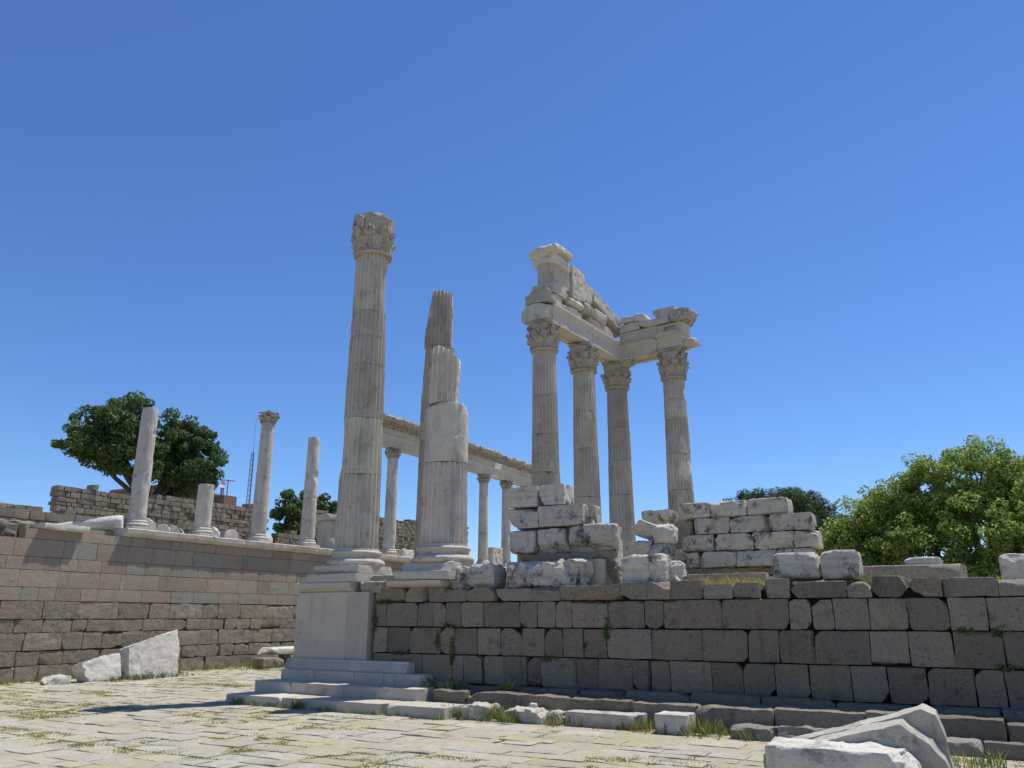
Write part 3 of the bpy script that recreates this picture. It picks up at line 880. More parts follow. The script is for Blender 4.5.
block('marble_fragment', 'rounded pale stone next under the leaning slab, nearer the corner', 'block', 'DF', 3.55, 4.7, -.3, .55, 14.95, 15.42, r=.12, amp=.04, chips=4, chip=.15)
beam_cut = [((-.2, -.6, -.75), .52)]
beam('architrave_beam', 'shaded broken-bottomed architrave beam spanning to the rightmost column', 'FG', .52, 2.44, 13.52, h=.72, amp=.04, chips=4, chip=.2, cuts=[((.25, -.5, -.85), .33)])
beam('architrave_beam', 'shaded end piece of architrave on the rightmost capital', 'FG', 2.46, 3.66, 13.67, h=.56, amp=.035, chips=3, chip=.16)
block('frieze_block', 'plain shaded frieze block above the broken-bottomed beam', 'block', 'FG', .5, 2.46, -.42, .44, 14.26, 14.88, mat=M_smooth, chips=1)
fb = thing('frieze_block', 'frieze block with a square sunken panel above the rightmost column', 'block', onFG(3.2, 0, 14.25))
m = MB(); m.add(*rock(onFG(3.10, -.05, 14.53), (1.24, .72, .60), rz=aFG, res=.1, r=.03, amp=.015, seed=611, chips=1)); m.build('body', M_smooth, fb)
for (a, b_, z0, z1) in ((2.48, 2.82, 14.24, 14.82), (3.36, 3.72, 14.24, 14.82), (2.825, 3.355, 14.24, 14.36), (2.825, 3.355, 14.70, 14.82)):
    m = MB(); m.add(*rock(onFG((a+b_)/2, .38, (z0+z1)/2), (b_-a, .16, z1-z0), rz=aFG, res=.1, r=.015, amp=.008, seed=612)); m.build('panel_border', M_smooth, fb)
block('cornice_block', 'small block just right of the inner corner, under the pale sloping stones', 'block', 'FG', .5, 1.56, -.45, .46, 14.90, 15.40)
block('cornice_block', 'little dark block filling the inner corner above the beams', 'block', 'FG', -.35, .47, -.3, .5, 14.95, 15.36, mat=M_carved)
block('marble_fragment', 'bright sloping fragment on top of the small corner block', 'block', 'FG', .55, 1.3, -.3, .4, 15.40, 15.74, r=.1, amp=.05, chips=5, chip=.2, tint=(1.2, 1.2, 1.2))
block('marble_fragment', 'bright wedge-shaped fragment lying beside the thin flat slab', 'block', 'FG', 1.25, 2.05, -.3, .45, 15.24, 15.68, r=.1, amp=.05, chips=5, chip=.2, ry=.25, tint=(1.2, 1.2, 1.2))
block('cornice_slab', 'thin flat ragged slab on the panelled frieze', 'slab', 'FG', 1.58, 3.1, -.5, .56, 14.89, 15.19, chips=5, chip=.15, amp=.04)
block('cornice_slab', 'flat slab tilted up under the rightmost boulder', 'slab', 'FG', 2.32, 3.4, -.5, .5, 15.2, 15.62, chips=4, chip=.18, amp=.04)
block('cornice_fragment', 'big jagged boulder-like block at the right end of the entablature', 'block', 'FG', 2.95, 4.0, -.6, .55, 14.84, 15.56, r=.06, amp=.08, chips=7, chip=.25, ry=.3, mat=M_carved)
block('marble_fragment', 'thin spur of stone jutting right from the beam end', 'slab', 'FG', 3.6, 4.22, -.3, .35, 13.68, 13.98, r=.06, amp=.04, chips=4, chip=.12)
block('marble_fragment', 'broken scrap of moulding hanging below the inner corner', 'block', 'FG', .45, 1.15, .1, .52, 13.24, 13.54, r=.07, amp=.05, chips=4, chip=.12, mat=M_carved)

# ------------------------------------------------------------------ stacked marble wall ends on the podium
def stack(name, label, base, rows, y0, y1, mat, seed, face=.02):
    t = thing(name, label, 'wall', base)
    rg = random.Random(seed)
    for (z0, z1, xs, kw) in rows:
        for a, b_ in zip(xs[:-1], xs[1:]):
            o = dict(res=.045, r=.01, amp=.04, freq=6, chips=7, chip=.15); o.update(kw)
            dy = o.pop('dy', 0); mt = o.pop('mat', mat); tn = o.pop('tint', None)
            m = MB(); m.add(*box(a+.006, b_-.006, y0+dy+rg.uniform(-face, face), y1, z0+.004, z1-.004-rg.uniform(0, .02), seed=rg.randrange(999), **o), tint=tn or vary(rg, .08, .02))
            m.build('block', mt, t)
    return t
stack('ruined_pier', 'stepped stack of veined grey marble blocks on a smooth slab, left of the gap', (-8.2, 17.5, 2.6), [
    (2.6, 3.28, (-9.72, -7.2), dict(mat=M_smooth, r=.02, amp=.006, chips=1)),
    (2.6, 3.24, (-7.19, -6.86), dict(mat=M_ande, dy=.25)),
    (3.285, 3.46, (-9.68, -6.95), dict(mat=M_ande, dy=.22, tint=(1.3, 1.3, 1.3))),
    (3.46, 4.02, (-9.66, -8.92), dict(r=.06, chips=4, chip=.14)),
    (3.46, 4.04, (-8.88, -8.12), dict(r=.07, chips=4, chip=.14, shear=-.12)),
    (3.46, 4.08, (-8.08, -6.84), dict(r=.1, chips=5, chip=.2, cuts=[((.8, -.3, -.4), .60)])),
    (4.05, 4.56, (-9.68, -8.84), {}),
    (4.06, 4.57, (-8.84, -7.64), dict(chips=2, cuts=[((.75, .2, .6), .56)])),
    (4.06, 4.52, (-7.62, -7.40), dict(dy=.22, r=.06)),
    (4.57, 5.10, (-9.66, -8.86, -8.14), dict(chips=2)),
], 17.05, 17.62, M_grey, 61)
PIER = [o for o in ROOTS if o.name.startswith('ruined_pier')][0]
m = MB(); m.add(*box(-9.6, -7.05, 17.35, 18.0, 2.6, 4.05, res=.3, r=.02, amp=.01, seed=3)); m.add(*box(-9.6, -7.75, 17.4, 17.98, 4.06, 4.52, res=.3, r=.02, amp=.01, seed=4)); m.build('core', M_grey, PIER)
kw = dict(r=.014, chips=7, chip=.15, amp=.045)
stack('ruined_wall', 'long wall end of four courses of grey marble blocks, right of the gap', (-6, 26.5, 2.6), [
    (2.6, 3.2, (-8.7, -7.4, -6.2, -5.1, -3.9), kw),
    (3.2, 3.52, (-8.4, -5.0), dict(dy=.3, mat=M_ande, tint=(1.6, 1.6, 1.6))),
    (3.52, 4.03, (-8.27, -7.57, -6.33, -5.1, -3.95), kw),
    (4.04, 4.58, (-8.12, -7.02, -5.77, -4.5, -3.8), kw),
    (4.59, 5.12, (-7.66, -6.47, -5.24, -3.92), kw),
    (4.2, 5.1, (-8.5, -7.7), dict(dy=.4, mat=M_carved)),
    (5.12, 5.66, (-8.2, -7.07, -5.87, -4.6), dict(r=.08, chips=4, chip=.16, amp=.03)),
    (5.1, 5.5, (-9.5, -8.85, -8.45), kw),
], 26.0, 27.1, M_grey, 62)

def stone(name, label, cat, c, size, mat=M_grey, seed=0, **k):
    o = dict(res=.05, r=.05, amp=.06, freq=4.5, chips=8, chip=.17); o.update(k)
    tn = o.pop('tint', (1, 1, 1)); g = o.pop('group', None)
    m = MB(); m.add(*rock(c, size, seed=seed, **o), tint=tn)
    return tag(m.build(name, mat), label, cat, g)
stone('marble_fragment', 'angular fragment stacked at the left end of the four-course wall, topmost', 'block', (-9.1, 25.6, 4.75), (.95, .7, .55), seed=71, ry=.4)
stone('marble_fragment', 'curved drum-like fragment in the rubble beside the four-course wall', 'block', (-8.5, 25.5, 4.55), (.8, .7, .7), M_marble, seed=72, r=.3)
stone('marble_fragment', 'squarish pale chunk low in the rubble left of the four-course wall', 'block', (-9.25, 25.4, 4.1), (.75, .7, .6), M_marble, seed=73)
stone('marble_fragment', 'rounded chunk beside the squarish pale chunk in the rubble', 'block', (-8.55, 25.3, 3.95), (.75, .6, .65), M_grey, seed=74, r=.25)
stone('marble_fragment', 'wide flat lump at the foot of the rubble in the gap', 'block', (-8.8, 25.1, 3.3), (1.3, .9, .9), M_marble, seed=75)
stone('marble_block', 'little squared block at the foot of the inner-corner column in the gap', 'block', (-6.86, 18.6, 2.95), (.4, .5, .62), M_marble, seed=76, chips=2, r=.03)
# row of rocks along the wall top
stone('rough_boulder', 'long lumpy white-and-grey boulder lying on the wall top before the stepped stack', 'rock', (-8.5, 16.72, 2.9), (2.05, .75, .56), seed=81, r=.16, amp=.10, chips=11, chip=.26, warp=.13)
stone('rough_boulder', 'big squarish boulder with a dark hollow on the wall top in the gap', 'rock', (-6.0, 16.8, 2.96), (1.0, .8, .62), seed=82, r=.09, amp=.06, tint=(1.15, 1.12, 1.08))
stone('rough_boulder', 'small stone leaning on the right side of the squarish boulder', 'rock', (-5.42, 17.0, 2.88), (.35, .6, .5), M_beam, seed=83, r=.08)
stone('marble_block', 'left of the paired grey blocks on the wall top, flat-shaded and layered', 'block', (-2.88, 16.9, 2.94), (.9, .8, .52), seed=84, r=.1, chip=.12, amp=.03)
stone('marble_block', 'right of the paired grey blocks on the wall top, squarer and cleaner', 'block', (-2.08, 16.9, 2.95), (.68, .8, .55), seed=85, r=.06, chips=3, chip=.1, amp=.02)
stone('rough_boulder', 'wedge-shaped speckled boulder on the wall top beside the second plinth', 'rock', (-10.82, 16.7, 2.88), (.85, .7, .55), M_grey, seed=86, r=.12, amp=.07, cuts=[((-.6, 0, .8), .25)])
stone('rough_boulder', 'upright rough boulder between the wedge-shaped boulder and the long lumpy one', 'rock', (-10.05, 16.7, 2.9), (.72, .7, .56), M_grey, seed=87, r=.1, amp=.06)
m = MB(); m.add(*extrude([(.12, 0), (0, .06), (0, .15), (.95, .15), (.95, 0)], 1.62, (-11.75, 16.0, 2.68), amp=.015, seed=88, res=.08, chips=2, chip=.06))
tag(m.build('cornice_slab', M_smooth), 'moulded cornice slab under the plinth of the broken two-width column', 'slab')
m = MB(); m.add(*box(-2.0, .05, 18.8, 19.6, 2.6, 3.03, res=.1, r=.03, amp=.02, seed=89, chips=3), tint=(1.5, 1.5, 1.5))
tag(m.build('stone_slab', M_ande), 'low dark slab on the wall top in front of the bright green tree', 'slab')
stone('marble_block', 'small white stone resting on the low dark slab', 'block', (-.74, 19.2, 3.1), (.7, .5, .17), M_white, seed=90, r=.05, amp=.03, chip=.08)
stone('marble_block', 'white block with a notch at the right edge of the picture', 'block', (1.15, 19.2, 2.9), (1.0, .8, .6), M_white, seed=91, r=.07, amp=.03)
stone('marble_block', 'low veined strip of marble in the grass before the four-course wall', 'block', (-5.5, 21.5, 2.85), (2.1, .5, .45), M_ande, seed=92, r=.04, amp=.02, chips=2, tint=(1.4, 1.4, 1.4))

# ------------------------------------------------------------------ stoa on the terrace
rad_st = shaft_radius(5.4, 10.8, .345, .285)
def stoa_column(name, label, y, ztop, seed, cap=False, lean=(0, 0), cuts=(), gouges=(), group=None, joint=None):
    x = -27.35
    t = thing(name, label, 'column', (x, y, 5.08), group)
    m = MB(); m.add(*box(x-.46, x+.46, y-.46, y+.46, 5.09, 5.27, res=.1, r=.03, amp=.02, seed=seed, chips=3)); m.build('plinth', M_marble, t)
    m = MB(); m.add(*revolve((x, y, 0), [(.3, 5.26), (.43, 5.28), (.45, 5.33), (.42, 5.38), (.37, 5.41), (.4, 5.45), (.36, 5.5)], 40, .012, 4, seed)); m.build('base', M_marble, t)
    parts = [(5.48, ztop)] if not joint else [(5.48, joint), (joint+.006, ztop)]
    for k, (a, b_) in enumerate(parts):
        P, F = drum(x, y, a, b_, rad_st, seed+k, flutes=0, wear=.05, cuts=cuts if k == len(parts)-1 else (), gouges=gouges, rowh=.14)
        P[:, 0] += (P[:, 2]-5.48)*lean[0]; P[:, 1] += (P[:, 2]-5.48)*lean[1]
        m = MB(); m.add(P, F, vary(rg, .06, .02)); m.build('shaft', M_marble, t)
    if cap:
        m = MB(); m.add(*capital(x, y, ztop, ztop+.58, .29, seed, rot=0, wear=.01, corner=.5)); m.build('capital', M_carved, t, sharp=45)
    return t
stoa_column('broken_column', 'plain broken shaft leaning slightly in front of the big dark tree', 19.38, 9.9, 201, lean=(0, -.008), cuts=[((.4, .5, .8), 4.02)], gouges=[(VIEW((-27, 19))+1.2, 8.85, .5, .1, .07)])
stoa_column('column_stump', 'knee-high smooth column stump left of the slim capital-topped column', 22.45, 7.3, 202)
stoa_column('stoa_column', 'slim plain column topped by a small flaring capital on the left wall', 25.5, 10.55, 203, cap=True)
stoa_column('broken_column', 'plain column without capital, notched, beside the tall corner column', 28.6, 10.52, 204, gouges=[(VIEW((-27, 28))+1.0, 8.6, .6, .16, .09), (VIEW((-27, 28))+1.1, 8.35, .3, .1, .05)], cuts=[((.3, .2, 1), 4.95)], joint=7.5)
sc = [stoa_column('stoa_column', 'slim column under the stoa entablature, left of the broken fluted pair', 34.95, 10.55, 206, cap=True),
      stoa_column('stoa_column', 'slim stoa column hidden behind the broken fluted pair, nearer one', 38.2, 10.55, 207, cap=True),
      stoa_column('stoa_column', 'slim stoa column hidden behind the broken fluted pair, farther one', 41.5, 10.55, 208, cap=True),
      stoa_column('stoa_column', 'slim column under the stoa entablature, between the broken fluted pair and the stepped stack', 44.85, 10.55, 209, cap=True),
      stoa_column('stoa_column', 'slim column partly behind the left edge of the stepped marble stack', 47.9, 10.55, 210, cap=True),
      stoa_column('stoa_column', 'farthest stoa column, only its capital showing above the stepped stack', 50.9, 10.55, 211, cap=True)]
xe = -27.35
for k, (a, b_, lab) in enumerate(((33.0, 36.55, 'stoa architrave beam seen between the tall corner column and the broken pair'), (36.57, 40.0, 'stoa architrave beam behind the broken fluted pair'),
                                  (40.02, 43.2, 'stoa architrave beam just right of the broken fluted pair'), (43.22, 46.4, 'stoa architrave beam above the slim column right of the broken pair'),
                                  (46.42, 49.4, 'stoa architrave beam next to the fluted column of the stepped stack'), (49.42, 52.5, 'last stoa architrave beam, ending behind the fluted columns'))):
    p = [(-.27, 0), (-.27, .22), (-.3, .23), (-.3, .48), (-.36, .54), (-.36, .62), (-.33, .64), (-.33, .98), (.33, .98), (.33, .0)]
    m = MB(); m.add(*extrude(p, b_-a, (xe, (a+b_)/2, 11.14), rz=pi/2, amp=.012, seed=220+k, res=.14, chips=1, chip=.06), tint=vary(rg, .06, .02))
    tag(m.build('architrave_beam', M_beam), lab, 'beam')
for k, (a, b_, z, lab) in enumerate(((33.1, 36.6, 12.14, 'ragged cornice stone on the stoa, left of the broken fluted pair'), (36.65, 39.8, 12.14, 'ragged cornice stone on the stoa, hidden behind the broken fluted pair'),
                                     (40.0, 43.1, 12.14, 'ragged cornice stone on the stoa, first right of the broken fluted pair'), (43.15, 45.9, 12.14, 'ragged cornice stone on the stoa ending at the gap'),
                                     (46.9, 49.3, 12.14, 'ragged cornice stone on the stoa just past the gap'), (49.35, 52.4, 12.14, 'farthest ragged cornice stone of the stoa'))):
    m = MB()
    p = [(-.36, 0), (-.4, .16), (-.78, .26), (-.86, .46), (-.8, .58), (.4, .5), (.4, 0)]
    m.add(*extrude(p, b_-a-.02, (xe, (a+b_)/2, z), rz=pi/2, amp=.14, freq=3.2, seed=240+k, res=.08, chips=8, chip=.28), tint=vary(rg, .06, .02))
    for q in range(int((b_-a)/.3)):
        yy = a+.2+q*.3
        m.add(*box(xe+.38, xe+.72, yy-.075, yy+.075, z+.08, z+.27, res=.08, r=.02, amp=.02, seed=q+k*20))
    tag(m.build('cornice_stone', M_carved), lab, 'cornice')

# fragments lying on the terrace edge
a_ = np.array([-28.75, 17.15, 5.12]); b_ = np.array([-27.2, 18.72, 5.33]); L_ = np.linalg.norm(b_-a_)
m = MB(); P, F = drum(0, 0, 0, L_, lambda z: .13+.17*min(1, z/L_*1.15), 260, flutes=0, wear=.1, rowh=.1)
dx = (b_-a_)/L_; ux = np.cross(dx, (0, 0, 1)); ux /= np.linalg.norm(ux); wx = np.cross(dx, ux)
P = a_+P[:, :1]*ux-P[:, 1:2]*wx+P[:, 2:3]*dx
m.add(P, F)
tag(m.build('fallen_column', M_white), 'fallen plain column shaft lying on the wall top left of the leaning shaft', 'column')
m = MB(); m.add(*box(-27.9, -26.45, 15.4, 17.05, 4.79, 4.99, res=.1, r=.04, amp=.03, seed=262, chips=4), tint=(1, .98, .95))
tag(m.build('coping_slab', M_white), 'loose marble coping slab under the fallen shaft', 'slab')
def lying(label, y, x, r_, L, rz, seed, name='column_drum', fl=0):
    m = MB(); P, F = drum(0, 0, -L/2, L/2, lambda z: r_, seed, flutes=fl, wear=.15, rowh=.12)
    P = P@rotm(pi/2, 0, rz).T; P += np.array([x, y, 5.0+r_-.02]); m.add(P, F, vary(rg, .08, .02))
    return tag(m.build(name, M_white), label, 'column drum')
lying('round drum end showing just right of the leaning shaft', 20.1, -27.9, .34, 1.0, 1.2, 271)
lying('short lying drum between the leaning shaft and the stump, left one', 21.1, -28.0, .28, .9, .9, 272)
lying('short lying drum between the leaning shaft and the stump, right one', 21.75, -28.1, .27, .9, .7, 273)
lying('lying drum just right of the stump', 23.5, -28.0, .33, 1.2, .9, 274)
lying('lying drum midway between the stump and the slim capital-topped column', 24.35, -28.0, .32, .9, 1.3, 275)
stone('marble_fragment', 'slanting white fragment against the stump foot', 'block', (-27.85, 22.95, 5.25), (.6, .6, .6), M_white, seed=276, rx=.4, ry=.3)
stone('marble_fragment', 'rounded fragment at the foot of the slim capital-topped column', 'block', (-27.6, 26.25, 5.25), (.55, .5, .5), M_white, seed=277, r=.2)
stone('marble_fragment', 'broken lump between fallen shaft and leaning shaft', 'block', (-27.6, 18.6, 5.2), (.6, .6, .4), M_rub, seed=278)
pt = thing('broken_altar', 'small broken marble pier with a projecting cap behind the tall corner column, left side', 'pier', (-29.5, 32.4, 5))
m = MB(); m.add(*box(-29.9, -29.1, 32.0, 32.8, 5.0, 6.9, res=.12, r=.05, amp=.03, seed=281, chips=3)); m.build('body', M_marble, pt)
m = MB(); m.add(*box(-30.1, -28.9, 31.75, 33.0, 6.9, 7.2, res=.1, r=.05, amp=.04, seed=282, chips=4)); m.build('cap', M_marble, pt)
stone('marble_fragment', 'low pale fragments heap by the stoa column left of the broken fluted pair', 'block', (-27.7, 36.6, 5.3), (.9, 1.0, .6), M_white, seed=283)
stone('marble_block', 'squared marble block standing on the terrace left of the stepped stack', 'block', (-27.5, 46.3, 5.75), (.9, 1.3, 1.3), M_marble, seed=284, r=.04, chips=2)

# ------------------------------------------------------------------ fragments on the pavement
stone('marble_slab', 'large upright veined white slab with sloping top leaning at the wall foot', 'slab', (-24.85, 18.8, .72), (.55, 2.0, 1.62), M_white, seed=301, res=.05, r=.025, amp=.025, chips=4, chip=.10, ry=-.20,
      cuts=[((0, -.275, 1), .50), ((0, -.97, .1), .98), ((0, .97, -.12), .96)])
stone('marble_slab', 'mid-sized white fragment standing left of the large veined slab', 'slab', (-24.9, 16.95, .36), (.5, 1.35, .84), M_white, seed=302, r=.02, amp=.035, chips=3, chip=.1, ry=-.28, cuts=[((0, -.2, 1), .30), ((0, -.92, -.40), .60)])
stone('marble_fragment', 'small flat white chip, farthest left on the pavement', 'slab', (-24.8, 15.5, .1), (.4, .9, .3), M_white, seed=303, r=.04, ry=.1, cuts=[((0, -.35, .9), .1)])
stone('marble_slab', 'pale flat slab lying across low stones at the foot of the brown wall', 'slab', (-25.3, 25.6, .62), (.9, 2.3, .26), M_white, seed=304, r=.06, amp=.03)
stone('stone_block', 'low brown stone under the left end of the pale flat slab', 'block', (-25.0, 24.5, .18), (.6, 1.2, .42), M_old, seed=305, r=.05)
stone('stone_block', 'dark squat stone under the right half of the pale flat slab', 'block', (-25.2, 26.3, .22), (.7, 1.6, .5), M_old, seed=306, r=.05)
stone('marble_fragment', 'little white block at the right end of the pale flat slab', 'block', (-25.0, 27.4, .35), (.45, .5, .65), M_white, seed=307, r=.05)
stone('stone_block', 'slanting brown rubble stone near the pedestal steps by the brown wall', 'block', (-25.8, 28.5, .45), (.6, 1.2, .9), M_old, seed=308, r=.06, rx=-.4)
# stones of the ruined lowest step in front of the dark wall
stone('step_stone', 'broken pale stone at the right end of the pedestal steps among weeds', 'block', (-9.15, 14.9, .09), (.8, .7, .34), M_white, seed=311, r=.06, amp=.05, tint=(.82, .80, .77))
stone('step_stone', 'pale low stone with a pebble on it, in the lowest step line', 'block', (-8.0, 14.95, .09), (.95, .6, .3), M_white, seed=312, r=.05, amp=.05, tint=(.82, .80, .77))
stone('step_stone', 'short pale stone left of the long white step stone', 'block', (-7.3, 15.0, .08), (.6, .6, .28), M_white, seed=313, r=.06, amp=.05, tint=(.82, .80, .77))
stone('step_stone', 'long flat white step stone in front of the dark wall', 'block', (-6.35, 15.05, .09), (1.5, .62, .3), M_white, seed=314, r=.03, amp=.02, chips=3, chip=.1, tint=(.82, .80, .77))
stone('marble_block', 'small squared white block standing out on the pavement before the dark wall', 'block', (-4.95, 14.85, .13), (.62, .55, .36), M_white, seed=315, r=.03, amp=.02, chips=3, chip=.08)
stone('pebble', 'pebble sitting on the pale low step stone', 'rock', (-7.9, 14.95, .27), (.16, .13, .12), M_white, seed=316, res=.03, r=.05, amp=.02, chips=2, chip=.03)

# foreground pieces at bottom right
pf = thing('pediment_fragment', 'large grey gable-shaped marble fragment with a moulded sloping top in the right foreground', 'block', (-.9, 10.5, 0))
def slab_xz(poly, y0, y1, seed, amp=.03, res=.045, slope=.0):
    """an upright slab: outline in x-z carried along y"""
    poly = np.array(poly, float); c = poly.mean(0)
    P, F = extrude([(a-c[0], b_-c[1]) for a, b_ in poly], y1-y0, (0, 0, 0), res=res, amp=amp, freq=5, seed=seed)
    Q = np.stack([c[0]+P[:, 1], (y0+y1)/2-P[:, 0], c[1]+P[:, 2]], 1)
    f = (y1-Q[:, 1])/(y1-y0); z_ = Q[:, 2].copy()
    Q[:, 2] -= slope*f*np.clip(z_/.8, 0, 1); Q[:, 0] -= .1*slope*f*np.clip(z_/.8, 0, 1)
    return Q, F
m = MB(); m.add(*slab_xz([(-.30, -.05), (-.42, .55), (-.43, .8), (-.49, .99), (-.62, 1.05), (-.9, .95), (-1.7, .70), (-2.1, .58), (-2.1, -.05)], 10.36, 10.62, 321, slope=.03), tint=(.80, .78, .75)); m.build('moulded_back', M_white, pf)
m = MB(); m.add(*slab_xz([(-.36, -.05), (-.42, .46), (-.45, .57), (-.55, .73), (-.74, .84), (-.83, .91), (-1.32, .79), (-1.84, .62), (-2.3, .5), (-2.3, -.05)], 10.02, 10.35, 322, slope=.04), tint=(.76, .74, .71)); m.build('face', M_white, pf)
stone('marble_fragment', 'white-topped broken marble block in front of the gable-shaped fragment, bottom edge', 'block', (-1.42, 9.72, .29), (1.5, .62, .76), M_white, seed=322, rz=.03, res=.04, r=.04, amp=.04, chips=3, chip=.1, cuts=[((.75, -.2, .55), .68)])

# ------------------------------------------------------------------ trees
def leaves(mbx, centres, n, size, seed, tint_rng, needle=False, up=.35):
    rg = np.random.default_rng(seed)
    per = max(1, n//len(centres))
    for (c, rad, flat) in centres:
        d = rg.normal(size=(per, 3)); d /= np.linalg.norm(d, axis=1, keepdims=True)
        rr = rg.uniform(.35, 1.0, per)**.5
        P = np.array(c)+d*rr[:, None]*rad*np.array([1, 1, flat])
        nrm = d*.6+rg.normal(size=(per, 3))*.7+np.array([0, 0, up]); nrm /= np.linalg.norm(nrm, axis=1, keepdims=True)
        u = np.cross(nrm, rg.normal(size=(per, 3))); u /= np.linalg.norm(u, axis=1, keepdims=True)
        w = np.cross(nrm, u)
        s = size*rg.uniform(.6, 1.3, per)[:, None]
        a = (.18 if needle else .55)
        V = np.stack([P-u*s, P-w*s*a*.9, P+u*s, P+w*s*a], 1).reshape(-1, 3)
        F = np.arange(per*4).reshape(-1, 4)
        k = rg.uniform(tint_rng[0], tint_rng[1], per)
        T = np.stack([k*rg.uniform(.85, 1.2, per), k, k*rg.uniform(.8, 1.2, per)], 1)
        mbx.add(V, F, T)

def tree(name, label, base, lobes, nclump, nleaf, lsize, mat, seed, trunk=.22, tint=(.7, 1.25), crad=(.45, .85), needle=False, fork=1.5):
    t = thing(name, label, 'tree', base)
    rg = random.Random(seed)
    cl = []
    for (lx, ly, lz, rx, ry, rz_), k in zip(lobes, [1]*len(lobes)):
        for i in range(max(3, int(nclump/len(lobes)))):
            while True:
                v = np.array([rg.uniform(-1, 1) for _ in range(3)])
                if .2 < np.linalg.norm(v) < 1: break
            v = v/np.linalg.norm(v)*rg.uniform(.55, 1.0)
            cl.append(((base[0]+lx+v[0]*rx, base[1]+ly+v[1]*ry, base[2]+lz+v[2]*rz_), rg.uniform(*crad), rg.uniform(.6, .85)))
    m = MB(); leaves(m, cl, nleaf, lsize, seed, tint, needle)
    m.build('crown', mat, t, sharp=None, smooth=False)
    m = MB(); b = np.array(base, float)
    fk = b+np.array([rg.uniform(-.1, .1), rg.uniform(-.1, .1), fork])
    m.add(*tube([b-np.array([0, 0, .3]), b+(fk-b)*.5+np.array([.06, .03, 0]), fk], [trunk*1.25, trunk, trunk*.9], 10))
    for (lx, ly, lz, rx, ry, rz_) in lobes:
        e = b+np.array([lx, ly, lz]); mid = (fk+e)/2+np.array([rg.uniform(-.2, .2), rg.uniform(-.2, .2), -.15])
        m.add(*tube([fk, mid, e], [trunk*.6, trunk*.42, trunk*.15], 8))
        for q in range(6):
            v = np.array([rg.uniform(-1, 1)*rx, rg.uniform(-1, 1)*ry, rg.uniform(-.3, 1)*rz_])*.75
            st = mid+(e-mid)*rg.uniform(.2, .9)
            m.add(*tube([st, (st+e+v)/2+np.array([0, 0, .1]), e+v], [trunk*.25, trunk*.16, trunk*.05], 6))
    m.build('trunk', M_bark, t)
    return t
tree('broadleaf_tree', 'big spreading dark green tree behind the rubble wall at left', (-42, 30.4, 5.0),
     [(0, -4.6, 6.3, 1.5, 1.3, .95), (0, -3.6, 7.4, 1.8, 1.5, 1.3), (0, -2.1, 8.1, 2.1, 1.7, 1.6), (0, -2.8, 5.9, 1.6, 1.6, 1.1), (0, -.6, 7.6, 2.1, 1.5, 1.6), (0, 1.4, 7.3, 2.2, 1.5, 1.6), (0, 2.3, 7.7, 2.2, 1.4, 1.5), (0, 3.2, 6.6, 2.0, 1.25, 1.4), (0, 3.0, 5.3, 1.8, 1.4, 1.0), (.3, 1.6, 5.7, 2, 1.6, 1.2), (.2, -1.0, 5.9, 1.8, 1.7, 1.1), (.5, 2.0, 4.9, 1.4, 1.6, .9)],
     420, 60000, .11, M_leaf_dark, 401, trunk=.3, fork=3.3, crad=(.32, .62))
tree('broadleaf_tree', 'small round dark tree above the rubble wall beside the notched plain column', (-40, 41.6, 5.0), [(0, -.9, 4.2, 1.6, 1.6, 1.3), (0, 1.0, 4.2, 1.6, 1.7, 1.2), (0, -1.7, 3.0, 1.3, 1.2, 1.2), (0, 1.9, 3.1, 1.3, 1.3, 1.1), (0, 0, 2.6, 1.5, 2.0, 1.4), (0, -.6, 1.4, 1.2, 1.0, 1.2)],
     150, 20000, .12, M_leaf_dark, 402, trunk=.16, fork=1.2, crad=(.32, .55))
tree('broadleaf_tree', 'large bright yellow-green tree at right behind the dark wall', (1.4, 45, 0),
     [(-6.5, 0, 4.9, 1.5, 1.6, 2.1), (-5.3, 0, 6.0, 1.9, 2, 2.2), (-3.8, 0, 6.6, 2.1, 2.2, 2.3), (-2.2, 0, 7.6, 2.1, 2.2, 2.3), (-.2, 0, 8.2, 2.1, 2.2, 2.2), (1.8, 0, 7.3, 2.2, 2.2, 2.3), (3.9, 0, 6.6, 2.3, 2.2, 2.3), (5.8, 0, 5.2, 2.0, 2.2, 2.3),
      (-5.2, -1.6, 3.4, 2.2, 1.5, 2.3), (-2.7, -1.9, 4.6, 2.5, 1.8, 2.4), (0, -2.1, 5.2, 2.7, 1.8, 2.7), (2.6, -2, 4.8, 2.6, 1.8, 2.6), (5.2, -1.6, 3.8, 2.4, 1.7, 2.5), (-6.4, -.8, 2.6, 1.6, 1.4, 1.8), (.8, -2.6, 3.4, 2.4, 1.4, 2.0), (3.2, -2.6, 3.0, 2.4, 1.4, 2.0), (-1.8, -2.4, 3.0, 2.4, 1.4, 2.0)],
     2100, 240000, .088, M_leaf_bright, 403, trunk=.3, fork=2.0, crad=(.34, .62), tint=(.6, 1.4))
tree('pine_tree', 'dark pine with a rounded crown behind the four-course wall', (-10.6, 62, 0), [(-3.4, 0, 9.9, 1.6, 1.8, 1.3), (-1.8, 0, 9.7, 2.0, 2.2, 1.9), (.1, 0, 9.3, 2.2, 2.4, 2.2), (1.8, 0, 8.0, 2.0, 2.2, 2.2), (3.0, 0, 6.9, 1.5, 2, 2.2), (3.2, 0, 5.0, 1.5, 2, 2.4), (0, 0, 6.4, 3.0, 2, 2.4), (-.8, 0, 9.4, 2.0, 2.2, 2.2), (1.0, 0, 8.8, 1.8, 2.2, 2.2)],
     480, 70000, .17, M_leaf_pine, 404, trunk=.3, fork=4.5, needle=True, tint=(.7, 1.3), crad=(.4, .75))

